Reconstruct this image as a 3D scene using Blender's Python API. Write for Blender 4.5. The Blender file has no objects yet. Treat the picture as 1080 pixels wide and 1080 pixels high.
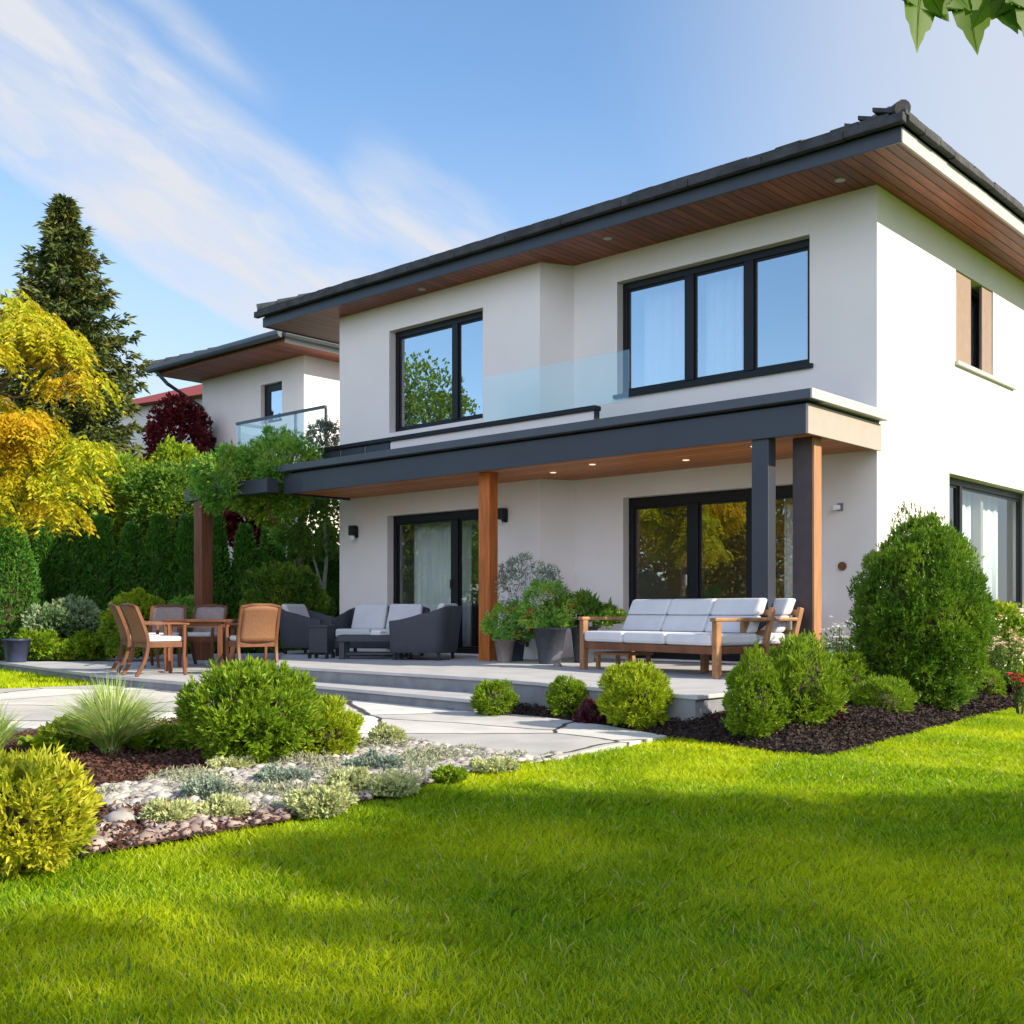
import bpy, math, random
import numpy as np
R = math.radians
sc = bpy.context.scene
# ---------------------------------------------------------------- camera
CAMP = (5.437, -12.218, 0.68)
FWD = (-0.6723, 0.7403); RGT = (0.7403, 0.6723); FPX = 1167.09; HOR = 643.0
cam = bpy.data.objects.new('camera', bpy.data.cameras.new('camera'))
sc.collection.objects.link(cam)
cam.location = CAMP; cam.rotation_euler = (R(90), 0, R(42.247))
cam.data.sensor_width = 36; cam.data.lens = 38.903; cam.data.shift_y = (HOR - 540) / 1080
cam.data.clip_end = 3000; cam.data.clip_start = 0.05
sc.camera = cam
# ---------------------------------------------------------------- sun, sky, exposure
SUN = (1.0, 0.28, 0.60)
sl = math.sqrt(sum(c * c for c in SUN)); SUN = tuple(c / sl for c in SUN)
EL = math.asin(SUN[2])
sun = bpy.data.objects.new('sun', bpy.data.lights.new('sun', 'SUN'))
sc.collection.objects.link(sun)
sun.data.energy = 4.1; sun.data.angle = R(0.6); sun.data.color = (1.0, 0.89, 0.70)
from mathutils import Vector, Matrix, noise as mnoise
sun.rotation_euler = Vector(SUN).to_track_quat('Z', 'Y').to_euler()
w = bpy.data.worlds.new('World'); sc.world = w; w.use_nodes = True
nt = w.node_tree; N = nt.nodes; L = nt.links; N.clear()
def wn(t, **k):
    n = N.new(t)
    for a, b in k.items(): setattr(n, a, b)
    return n
def wmath(op, a, b=None, c=None, clamp=False):
    n = wn('ShaderNodeMath', operation=op); n.use_clamp = clamp
    for i, v in enumerate((a, b, c)):
        if v is None: continue
        if isinstance(v, (int, float)): n.inputs[i].default_value = v
        else: L.new(v, n.inputs[i])
    return n.outputs[0]
def wstep(x, e0, e1):
    n = wn('ShaderNodeMapRange'); n.interpolation_type = 'SMOOTHSTEP'
    L.new(x, n.inputs[0]); n.inputs[1].default_value = e0; n.inputs[2].default_value = e1
    return n.outputs[0]
sky = wn('ShaderNodeTexSky', sky_type='NISHITA'); sky.sun_disc = False
sky.sun_elevation = EL; sky.sun_rotation = math.atan2(SUN[0], SUN[1])
sky.altitude = 200; sky.air_density = 1.0; sky.dust_density = 0.6; sky.ozone_density = 2.6
tc = wn('ShaderNodeTexCoord'); sep = wn('ShaderNodeSeparateXYZ'); L.new(tc.outputs['Generated'], sep.inputs[0])
# azimuth measured from the north-west, elevation: both in degrees
ax = wmath('ADD', wmath('MULTIPLY', sep.outputs[0], FWD[0]), wmath('MULTIPLY', sep.outputs[1], FWD[1]))
ay = wmath('ADD', wmath('MULTIPLY', sep.outputs[0], RGT[0]), wmath('MULTIPLY', sep.outputs[1], RGT[1]))
az = wmath('MULTIPLY', wmath('ARCTAN2', ay, ax), 57.3)
el = wmath('MULTIPLY', wmath('ARCSINE', sep.outputs[2]), 57.3)
# cirrus drift axis falls to the right by about 27 degrees
ca, sa = math.cos(R(-27)), math.sin(R(-27))
s_ = wmath('ADD', wmath('MULTIPLY', wmath('ADD', az, 18), ca), wmath('MULTIPLY', wmath('SUBTRACT', el, 22), sa))
t_ = wmath('SUBTRACT', wmath('MULTIPLY', wmath('SUBTRACT', el, 22), ca), wmath('MULTIPLY', wmath('ADD', az, 18), sa))
comb = wn('ShaderNodeCombineXYZ')
L.new(wmath('MULTIPLY', s_, 0.055), comb.inputs[0]); L.new(wmath('MULTIPLY', t_, 0.19), comb.inputs[1])
nz = wn('ShaderNodeTexNoise'); nz.inputs['Scale'].default_value = 1.3; nz.inputs['Detail'].default_value = 7
nz.inputs['Roughness'].default_value = 0.52; nz.inputs['Distortion'].default_value = 0.35
L.new(comb.outputs[0], nz.inputs['Vector'])
nz2 = wn('ShaderNodeTexNoise'); nz2.inputs['Scale'].default_value = 0.7; nz2.inputs['Detail'].default_value = 3
L.new(comb.outputs[0], nz2.inputs['Vector'])
tw = wmath('ADD', t_, wmath('MULTIPLY', wmath('SUBTRACT', nz2.outputs[0], 0.5), 7.0))
def band(t0, t1, s0, s1, soft_t, soft_s):
    a = wmath('MULTIPLY', wstep(tw, t0 - soft_t, t0 + soft_t), wmath('SUBTRACT', 1.0, wstep(tw, t1 - soft_t, t1 + soft_t)))
    b = wmath('MULTIPLY', wstep(s_, s0 - soft_s, s0 + soft_s), wmath('SUBTRACT', 1.0, wstep(s_, s1 - soft_s, s1 + soft_s)))
    return wmath('MULTIPLY', a, b)
b1 = band(-5.0, 2.8, -60, 16, 1.2, 3)
b2 = wmath('MULTIPLY', band(3.6, 5.4, -10, 3, 1.1, 3), 0.62)
b3 = wmath('MULTIPLY', band(1.5, 6.0, 9, 19, 1.6, 2), 0.95)
b4 = wmath('MULTIPLY', band(-17.0, -8.0, -50, 40, 3.0, 8), 0.70)
bands = wmath('MAXIMUM', wmath('MAXIMUM', b1, b2), wmath('MAXIMUM', b3, b4))
wisp = wstep(nz.outputs[0], 0.30, 0.64)
nz3 = wn('ShaderNodeTexNoise'); nz3.inputs['Scale'].default_value = 4.2; nz3.inputs['Detail'].default_value = 8; nz3.inputs['Roughness'].default_value = 0.6; nz3.inputs['Distortion'].default_value = 0.6
L.new(comb.outputs[0], nz3.inputs['Vector'])
wisp = wmath('ADD', wmath('MULTIPLY', wisp, 0.75), wmath('MULTIPLY', wstep(nz3.outputs[0], 0.40, 0.66), 0.30))
cl = wmath('MULTIPLY', bands, wmath('ADD', 0.30, wmath('MULTIPLY', wisp, 0.78)))
veil = wmath('MULTIPLY', wstep(az, 2, 26), 0.80)                     # thin high veil towards the north
low = wmath('MULTIPLY', wmath('SUBTRACT', 1.0, wstep(el, 2, 27)), 0.72)
low = wmath('MULTIPLY', low, wmath('SUBTRACT', 1.0, wmath('MULTIPLY', wstep(wmath('ABSOLUTE', az), 45, 90), 0.85)))
cmask = wmath('MAXIMUM', wmath('MAXIMUM', cl, veil), low, clamp=True)
mx = wn('ShaderNodeMix', data_type='RGBA'); L.new(cmask, mx.inputs[0])
L.new(sky.outputs[0], mx.inputs[6]); mx.inputs[7].default_value = (3.45, 3.20, 3.40, 1)
# unseen cloud bank added low behind the viewer to brighten the shaded front walls
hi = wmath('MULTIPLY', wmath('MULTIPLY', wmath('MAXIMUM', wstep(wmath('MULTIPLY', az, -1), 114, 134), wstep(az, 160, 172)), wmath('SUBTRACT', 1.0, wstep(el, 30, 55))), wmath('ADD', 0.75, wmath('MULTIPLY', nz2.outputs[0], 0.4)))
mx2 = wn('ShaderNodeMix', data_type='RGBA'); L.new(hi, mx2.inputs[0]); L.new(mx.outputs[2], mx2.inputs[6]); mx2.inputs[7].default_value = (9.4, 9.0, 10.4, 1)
tint = wn('ShaderNodeMix', data_type='RGBA', blend_type='MULTIPLY'); tint.inputs[0].default_value = 1.0; tint.inputs[7].default_value = (0.79, 0.89, 0.92, 1)
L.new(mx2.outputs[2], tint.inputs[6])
bg = wn('ShaderNodeBackground'); bg.inputs[1].default_value = 0.14
L.new(tint.outputs[2], bg.inputs[0])
wo = wn('ShaderNodeOutputWorld'); L.new(bg.outputs[0], wo.inputs[0])
sc.view_settings.view_transform = 'Standard'; sc.view_settings.look = 'None'
sc.view_settings.exposure = 1.00; sc.view_settings.gamma = 1.0
sc.cycles.max_bounces = 7; sc.cycles.diffuse_bounces = 3; sc.cycles.glossy_bounces = 3
sc.cycles.transparent_max_bounces = 12; sc.cycles.transmission_bounces = 4
sc.cycles.caustics_reflective = False; sc.cycles.caustics_refractive = False
sc.cycles.use_denoising = True

# ---------------------------------------------------------------- helpers
rng = np.random.default_rng(7)
random.seed(7)
def G(px, py, z):                    # pixel of the photo -> point at height z (terrace = 0)
    d = (z - 0.68) * FPX / (HOR - py); l = (px - 540) / FPX * d
    return (CAMP[0] + l * RGT[0] + d * FWD[0], CAMP[1] + l * RGT[1] + d * FWD[1])
def atd(px, d):                      # pixel column at forward distance d
    l = (px - 540) / FPX * d
    return (CAMP[0] + l * RGT[0] + d * FWD[0], CAMP[1] + l * RGT[1] + d * FWD[1])
def zat(py, d): return 0.68 + (HOR - py) * d / FPX
def dep(x, y): return (x - CAMP[0]) * FWD[0] + (y - CAMP[1]) * FWD[1]

def mat(name, col, rough=0.6, var=0.0, scale=8.0, bump=0.0, bscale=60.0, spec=0.4, metal=0.0, stretch=(1, 1, 1), col2=None, detail=5, bdist=0.01):
    m = bpy.data.materials.new(name); m.use_nodes = True
    n = m.node_tree.nodes; l = m.node_tree.links; b = n['Principled BSDF']
    b.inputs['Roughness'].default_value = rough; b.inputs['Metallic'].default_value = metal
    b.inputs['Specular IOR Level'].default_value = spec
    t = n.new('ShaderNodeTexCoord'); mp = n.new('ShaderNodeMapping'); mp.inputs['Scale'].default_value = stretch
    l.new(t.outputs['Object'], mp.inputs[0])
    if var or col2:
        nn = n.new('ShaderNodeTexNoise'); nn.inputs['Scale'].default_value = scale; nn.inputs['Detail'].default_value = detail
        l.new(mp.outputs[0], nn.inputs['Vector'])
        r = n.new('ShaderNodeValToRGB'); r.color_ramp.elements[0].position = 0.33; r.color_ramp.elements[1].position = 0.67
        c2 = col2 or tuple(min(1, c * (1 + var)) for c in col)
        c1 = col if col2 else tuple(c * (1 - var) for c in col)
        r.color_ramp.elements[0].color = (*c1, 1); r.color_ramp.elements[1].color = (*c2, 1)
        l.new(nn.outputs[0], r.inputs[0]); l.new(r.outputs[0], b.inputs['Base Color'])
    else: b.inputs['Base Color'].default_value = (*col, 1)
    if bump:
        n2 = n.new('ShaderNodeTexNoise'); n2.inputs['Scale'].default_value = bscale; n2.inputs['Detail'].default_value = 4
        l.new(mp.outputs[0], n2.inputs['Vector'])
        bp = n.new('ShaderNodeBump'); bp.inputs['Strength'].default_value = bump; bp.inputs['Distance'].default_value = bdist
        l.new(n2.outputs[0], bp.inputs['Height']); l.new(bp.outputs[0], b.inputs['Normal'])
    return m

def leafmat(name, c1, c2, c3, trans=0.35, clump=2.2, rough=0.5):
    """leaf colour varies leaf by leaf (c1..c2) and in patches towards c3"""
    m = bpy.data.materials.new(name); m.use_nodes = True
    n = m.node_tree.nodes; l = m.node_tree.links; n.clear()
    g = n.new('ShaderNodeNewGeometry'); r = n.new('ShaderNodeValToRGB')
    r.color_ramp.elements[0].color = (*c1, 1); r.color_ramp.elements[1].color = (*c2, 1)
    l.new(g.outputs['Random Per Island'], r.inputs[0])
    t = n.new('ShaderNodeTexCoord'); nn = n.new('ShaderNodeTexNoise'); nn.inputs['Scale'].default_value = clump; nn.inputs['Detail'].default_value = 3
    l.new(t.outputs['Object'], nn.inputs['Vector'])
    mr = n.new('ShaderNodeMapRange'); mr.inputs[1].default_value = 0.42; mr.inputs[2].default_value = 0.66
    l.new(nn.outputs[0], mr.inputs[0])
    mx = n.new('ShaderNodeMix'); mx.data_type = 'RGBA'; l.new(mr.outputs[0], mx.inputs[0]); l.new(r.outputs[0], mx.inputs[6]); mx.inputs[7].default_value = (*c3, 1)
    b = n.new('ShaderNodeBsdfPrincipled'); b.inputs['Roughness'].default_value = rough; b.inputs['Specular IOR Level'].default_value = 0.3
    l.new(mx.outputs[2], b.inputs['Base Color'])
    tr = n.new('ShaderNodeBsdfTranslucent'); l.new(mx.outputs[2], tr.inputs[0])
    ms = n.new('ShaderNodeMixShader'); ms.inputs[0].default_value = trans
    l.new(b.outputs[0], ms.inputs[1]); l.new(tr.outputs[0], ms.inputs[2])
    o = n.new('ShaderNodeOutputMaterial'); l.new(ms.outputs[0], o.inputs[0])
    return m

class MB:
    def __init__(s): s.v = []; s.f = []; s.m = []; s.mi = 0
    def add(s, vs, fs):
        o = len(s.v); s.v += [tuple(map(float, v)) for v in vs]
        s.f += [tuple(i + o for i in f) for f in fs]; s.m += [s.mi] * len(fs); return s
    def box(s, a, b):
        x0, y0, z0 = a; x1, y1, z1 = b
        return s.add([(x0, y0, z0), (x1, y0, z0), (x1, y1, z0), (x0, y1, z0), (x0, y0, z1), (x1, y0, z1), (x1, y1, z1), (x0, y1, z1)],
                     [(0, 3, 2, 1), (4, 5, 6, 7), (0, 1, 5, 4), (1, 2, 6, 5), (2, 3, 7, 6), (3, 0, 4, 7)])
    def prism(s, poly, z0, z1):
        n = len(poly)
        if sum(poly[i][0] * poly[(i + 1) % n][1] - poly[(i + 1) % n][0] * poly[i][1] for i in range(n)) < 0: poly = poly[::-1]
        vs = [(x, y, z0) for x, y in poly] + [(x, y, z1) for x, y in poly]
        fs = [tuple(range(n))[::-1], tuple(range(n, 2 * n))] + [(i, (i + 1) % n, n + (i + 1) % n, n + i) for i in range(n)]
        return s.add(vs, fs)
    def lathe(s, prof, n=24, c=(0, 0, 0), cap=True):
        vs = []; fs = []
        for r, z in prof:
            for k in range(n):
                a = 2 * math.pi * k / n; vs.append((c[0] + r * math.cos(a), c[1] + r * math.sin(a), c[2] + z))
        for j in range(len(prof) - 1):
            for k in range(n):
                k2 = (k + 1) % n; fs.append((j * n + k, j * n + k2, (j + 1) * n + k2, (j + 1) * n + k))
        if cap: fs.append(tuple(range(n))[::-1]); fs.append(tuple((len(prof) - 1) * n + k for k in range(n)))
        return s.add(vs, fs)
    def tube(s, pts, rad, n=8, flat=1.0):
        """swept tube through pts, radius list or number; flat squashes the second axis"""
        P = [Vector(p) for p in pts]; rs = rad if isinstance(rad, (list, tuple)) else [rad] * len(P)
        vs = []; fs = []
        for i, p in enumerate(P):
            d = (P[min(i + 1, len(P) - 1)] - P[max(i - 1, 0)]).normalized()
            up = Vector((0, 0, 1)) if abs(d.z) < 0.9 else Vector((0, 1, 0))
            a = d.cross(up).normalized(); b = a.cross(d).normalized()
            for k in range(n):
                t = 2 * math.pi * (k + 0.5) / n
                vs.append(p + a * math.cos(t) * rs[i] + b * math.sin(t) * rs[i] * flat)
        for i in range(len(P) - 1):
            for k in range(n):
                k2 = (k + 1) % n; fs.append((i * n + k, i * n + k2, (i + 1) * n + k2, (i + 1) * n + k))
        fs.append(tuple(range(n))[::-1]); fs.append(tuple((len(P) - 1) * n + k for k in range(n)))
        return s.add(vs, fs)
    def sheet(s, grid, th=0.0):
        """grid[i][j] of points -> surface, optionally thickened later"""
        nu = len(grid); nv = len(grid[0]); vs = [p for row in grid for p in row]
        fs = [(i * nv + j, (i + 1) * nv + j, (i + 1) * nv + j + 1, i * nv + j + 1) for i in range(nu - 1) for j in range(nv - 1)]
        return s.add(vs, fs)
    def build(s, name, mats, parent=None, bevel=0, smooth=False, solid=0, loc=None, subd=0):
        me = bpy.data.meshes.new(name); me.from_pydata(s.v, [], s.f); me.update()
        mats = mats if isinstance(mats, (list, tuple)) else [mats]
        for m in mats: me.materials.append(m)
        if len(mats) > 1: me.polygons.foreach_set('material_index', s.m)
        if smooth: me.polygons.foreach_set('use_smooth', [True] * len(me.polygons))
        o = bpy.data.objects.new(name, me); sc.collection.objects.link(o)
        if parent: o.parent = parent
        if loc: o.location = loc
        if solid:
            md = o.modifiers.new('solid', 'SOLIDIFY'); md.thickness = solid; md.offset = 0
        if bevel:
            md = o.modifiers.new('bevel', 'BEVEL'); md.width = bevel; md.segments = 2; md.limit_method = 'ANGLE'; md.angle_limit = R(35)
        if subd:
            md = o.modifiers.new('subd', 'SUBSURF'); md.levels = subd; md.render_levels = subd
        return o
def tag(o, label=None, cat=None, group=None, kind=None):
    if label: o['label'] = label
    if cat: o['category'] = cat
    if group: o['group'] = group
    if kind: o['kind'] = kind
    return o
def empty(name, loc, rz=0, label=None, cat=None, group=None):
    o = bpy.data.objects.new(name, None); sc.collection.objects.link(o)
    o.location = loc; o.rotation_euler = (0, 0, rz); o.empty_display_size = 0.2
    return tag(o, label, cat, group)
def dup(root, loc, rz, label=None):
    r = root.copy(); sc.collection.objects.link(r); r.location = loc; r.rotation_euler = (0, 0, rz)
    if label: r['label'] = label
    for ch in list(root.children):
        c = ch.copy(); sc.collection.objects.link(c); c.parent = r
        for g in ch.children:
            d = g.copy(); sc.collection.objects.link(d); d.parent = c
    return r
def struct(name, mb, m, **k): return tag(mb.build(name, m, **k), kind='structure')

def rawmesh(name, V, nper, mats, parent=None, loc=None, smooth=False):
    """V: (n, nper, 3) separate polygons"""
    n = len(V); me = bpy.data.meshes.new(name)
    me.vertices.add(n * nper); me.vertices.foreach_set('co', np.ascontiguousarray(V, dtype=np.float32).ravel())
    me.loops.add(n * nper); me.loops.foreach_set('vertex_index', np.arange(n * nper, dtype=np.int32))
    me.polygons.add(n); me.polygons.foreach_set('loop_start', np.arange(n, dtype=np.int32) * nper)
    me.polygons.foreach_set('loop_total', np.full(n, nper, dtype=np.int32))
    me.materials.append(mats); me.update(calc_edges=True)
    o = bpy.data.objects.new(name, me); sc.collection.objects.link(o)
    if parent: o.parent = parent
    if loc: o.location = loc
    return o
def unit(a): return a / np.maximum(np.linalg.norm(a, axis=-1, keepdims=True), 1e-9)
def diamonds(P, D, Ln, Wd, curl=0.0):
    """one 4-corner leaf per point P along direction D"""
    n = len(P); D = unit(D); q = unit(np.cross(D, rng.normal(size=(n, 3)))); up = np.cross(q, D)
    Ln = np.broadcast_to(Ln, (n,))[:, None]; Wd = np.broadcast_to(Wd, (n,))[:, None]
    mid = P + D * Ln * 0.45; tip = P + D * Ln - up * Ln * curl
    return np.stack([P, mid + q * Wd * 0.5, tip, mid - q * Wd * 0.5], 1)
def sprays(P, D, Ln, Wd, k=5, fan=0.9):
    """fans of k leaflets around direction D at each point P"""
    n = len(P); D = unit(D); q = unit(np.cross(D, rng.normal(size=(n, 3))))
    PP = []; DD = []; LL = []
    for i in range(k):
        a = (i / (k - 1) - 0.5) * 2 * fan if k > 1 else 0
        a = a + rng.normal(size=(n, 1)) * 0.12
        PP.append(P + D * (Ln * 0.25 * (i % 2))[:, None]); DD.append(D * np.cos(a) + q * np.sin(a)); LL.append(Ln * (1 - 0.35 * np.abs(a[:, 0]) / fan))
    return diamonds(np.concatenate(PP), np.concatenate(DD), np.concatenate(LL), Wd)

def lump(d, s0):
    v = np.array([mnoise.noise(Vector(p * 2.6) + Vector((s0, 0, 0))) + .6 * mnoise.noise(Vector(p * 6) + Vector((0, s0, 0))) for p in d])[:, None]
    return 1 + .20 * v
def crown(shape, nclump, nspray, leaf, lw, k=5, up=0.5, csize=0.28, jitter=0.08, fan=0.9, low=-1.0, droop=0.0, inner=0.2, fill=0.40):
    """foliage of a bush: sprays set on clumps that cover the ellipsoid shape=(rx,ry,rz); returns quads around its centre"""
    rx, ry, rz = shape; S = np.array(shape)
    c = unit(rng.normal(size=(nclump * 3, 3))); c = c[c[:, 2] > low][:nclump]
    cc = c * S * rng.uniform(0.70, 0.92, (len(c), 1))
    cr = csize * (rx * ry * rz) ** (1 / 3) * rng.uniform(0.7, 1.25, len(c))
    idx = rng.integers(0, len(c), nspray)
    d = unit(rng.normal(size=(nspray, 3)) * 0.75 + c[idx])
    P = cc[idx] + d * cr[idx][:, None] * rng.uniform(0.6, 1.05, (nspray, 1))
    sd0 = rng.uniform(0, 50); uf = rng.random(nspray) < fill; dd = unit(rng.normal(size=(nspray, 3))); P[uf] = (dd * S * rng.uniform(0.70, 0.98, (nspray, 1)) * lump(dd, sd0))[uf]; d[uf] = dd[uf]
    m = rng.random(nspray) < inner
    P[m] *= rng.uniform(0.72, 0.95, (m.sum(), 1))
    D = d * 1.3 + c[idx] * 0.3 + np.array([0, 0, up - droop]) + rng.normal(size=(nspray, 3)) * 0.35
    Ln = leaf * rng.uniform(0.6, 1.3, nspray)
    return sprays(P, D, Ln, lw, k, fan)
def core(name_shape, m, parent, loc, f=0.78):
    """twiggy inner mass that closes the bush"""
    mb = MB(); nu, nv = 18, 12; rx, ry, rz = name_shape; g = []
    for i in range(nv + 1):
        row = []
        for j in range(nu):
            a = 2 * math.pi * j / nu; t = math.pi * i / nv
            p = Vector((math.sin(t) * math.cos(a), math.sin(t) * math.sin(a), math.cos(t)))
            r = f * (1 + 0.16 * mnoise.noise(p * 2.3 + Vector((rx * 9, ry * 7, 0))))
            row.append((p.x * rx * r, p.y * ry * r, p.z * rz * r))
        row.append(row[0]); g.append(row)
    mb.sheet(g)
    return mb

# ---------------------------------------------------------------- materials
M = {}
M['stucco'] = mat('white_stucco', (0.77, 0.715, 0.695), 0.85, var=0.025, scale=1.3, bump=0.35, bscale=140, spec=0.2, bdist=0.004)
M['slate'] = mat('slate_metal', (0.034, 0.040, 0.055), 0.42, var=0.08, scale=2, spec=0.5, bump=0.05, bscale=30)
M['slate_lt'] = mat('slate_capping', (0.060, 0.070, 0.090), 0.45, var=0.08, scale=2, spec=0.5)
M['black'] = mat('black_frame', (0.007, 0.008, 0.011), 0.4, spec=0.3)
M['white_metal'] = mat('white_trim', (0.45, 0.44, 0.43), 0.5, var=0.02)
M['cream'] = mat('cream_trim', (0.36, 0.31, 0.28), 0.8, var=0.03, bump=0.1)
M['stone'] = mat('terrace_stone', (0.42, 0.42, 0.43), 0.7, var=0.10, scale=3, bump=0.15, bscale=90)
M['riser'] = mat('grey_riser', (0.20, 0.21, 0.23), 0.8, var=0.15, scale=5, bump=0.2, bscale=60)
M['teak'] = mat('teak', (0.14, 0.050, 0.020), 0.5, var=0.30, scale=7, stretch=(1, 1, 0.25), bump=0.1, bscale=60)
M['teak_lt'] = mat('light_teak', (0.30, 0.15, 0.065), 0.5, var=0.22, scale=7, bump=0.1, bscale=60)
M['postwood'] = mat('post_wood', (0.40, 0.115, 0.025), 0.5, var=0.28, scale=5, stretch=(6, 6, 0.5), bump=0.1)
M['postdark'] = mat('post_wood_brown', (0.17, 0.06, 0.03), 0.6, var=0.28, scale=5, stretch=(6, 6, 0.5), bump=0.1)
M['cushion'] = mat('cushion_fabric', (0.58, 0.585, 0.61), 0.95, var=0.04, scale=4, bump=0.3, bscale=300, spec=0.1, bdist=0.002)
M['rattan'] = mat('dark_rattan', (0.040, 0.046, 0.062), 0.6, var=0.4, scale=120, bump=0.8, bscale=160, bdist=0.004)
M['wicker'] = mat('honey_wicker', (0.20, 0.095, 0.045), 0.6, var=0.35, scale=130, bump=0.8, bscale=160, bdist=0.004)
M['taupe'] = mat('taupe_sling', (0.30, 0.235, 0.225), 0.8, var=0.12, scale=20)
M['planter'] = mat('charcoal_planter', (0.040, 0.046, 0.062), 0.65, var=0.2, scale=20, bump=0.1)
M['navy'] = mat('navy_planter', (0.028, 0.036, 0.085), 0.4, var=0.2)
M['clay'] = mat('taupe_pot', (0.22, 0.19, 0.17), 0.8, var=0.2)
M['white'] = mat('white_paint', (0.8, 0.8, 0.8), 0.6, var=0.03)
M['bark'] = mat('bark', (0.13, 0.09, 0.06), 0.9, var=0.4, scale=14, stretch=(1, 1, 0.3), bump=0.8, bscale=25, bdist=0.03)
M['soil'] = mat('mulch_soil', (0.024, 0.015, 0.011), 0.95, var=0.5, scale=40, bump=0.9, bscale=70, bdist=0.03)
M['soil2'] = mat('brown_soil', (0.060, 0.030, 0.020), 0.95, var=0.5, scale=40, bump=0.9, bscale=70, bdist=0.03)
M['room'] = mat('room_plaster', (0.33, 0.29, 0.25), 0.9, var=0.04)
M['roomfloor'] = mat('room_floor', (0.16, 0.10, 0.06), 0.5, var=0.2)
M['curtain'] = mat('sheer_curtain', (0.80, 0.80, 0.80), 0.95, var=0.04, stretch=(8, 8, 0.4))
M['redtile'] = mat('red_roof_tile', (0.22, 0.035, 0.030), 0.8, var=0.3, scale=12)
M['chrome'] = mat('brushed_steel', (0.6, 0.6, 0.6), 0.3, metal=1.0)

def tilemat():
    m = mat('roof_tile', (0.042, 0.043, 0.047), 0.75, var=0.35, scale=6, bump=0.5, bscale=40)
    return m
M['tile'] = tilemat()
def plankmat(name, c1, c2, axis, wdt):
    """boards with dark joints across one axis"""
    m = mat(name, c1, 0.5, col2=c2, scale=4, stretch=((9, 0.6, 3) if axis == 0 else (0.6, 9, 3)))
    n = m.node_tree.nodes; l = m.node_tree.links; b = n['Principled BSDF']
    t = n.new('ShaderNodeTexCoord'); s = n.new('ShaderNodeSeparateXYZ'); l.new(t.outputs['Object'], s.inputs[0])
    a = n.new('ShaderNodeMath'); a.operation = 'DIVIDE'; l.new(s.outputs[axis], a.inputs[0]); a.inputs[1].default_value = wdt
    fr = n.new('ShaderNodeMath'); fr.operation = 'FRACT'; l.new(a.outputs[0], fr.inputs[0])
    fl = n.new('ShaderNodeMath'); fl.operation = 'FLOOR'; l.new(a.outputs[0], fl.inputs[0])
    wnz = n.new('ShaderNodeTexWhiteNoise'); wnz.noise_dimensions = '1D'; l.new(fl.outputs[0], wnz.inputs['W'])
    pp = n.new('ShaderNodeMath'); pp.operation = 'PINGPONG'; l.new(fr.outputs[0], pp.inputs[0]); pp.inputs[1].default_value = 0.5
    gp = n.new('ShaderNodeMapRange'); gp.inputs[1].default_value = 0.03; gp.inputs[2].default_value = 0.075; l.new(pp.outputs[0], gp.inputs[0])
    old = b.inputs['Base Color'].links[0].from_socket
    hs = n.new('ShaderNodeHueSaturation'); l.new(old, hs.inputs['Color'])
    mr = n.new('ShaderNodeMapRange'); mr.inputs[3].default_value = 0.72; mr.inputs[4].default_value = 1.28; l.new(wnz.outputs[0], mr.inputs[0]); l.new(mr.outputs[0], hs.inputs['Value'])
    mx = n.new('ShaderNodeMix'); mx.data_type = 'RGBA'; l.new(gp.outputs[0], mx.inputs[0]); mx.inputs[6].default_value = (0.012, 0.006, 0.004, 1); l.new(hs.outputs[0], mx.inputs[7])
    l.new(mx.outputs[2], b.inputs['Base Color'])
    bp = n.new('ShaderNodeBump'); bp.inputs['Strength'].default_value = 0.8; bp.inputs['Distance'].default_value = 0.01
    l.new(gp.outputs[0], bp.inputs['Height']); l.new(bp.outputs[0], b.inputs['Normal'])
    return m
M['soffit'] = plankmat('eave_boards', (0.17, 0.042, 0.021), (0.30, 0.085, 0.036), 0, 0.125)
M['soffit2'] = plankmat('canopy_boards', (0.50, 0.155, 0.04), (0.64, 0.24, 0.07), 1, 0.14)

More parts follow.
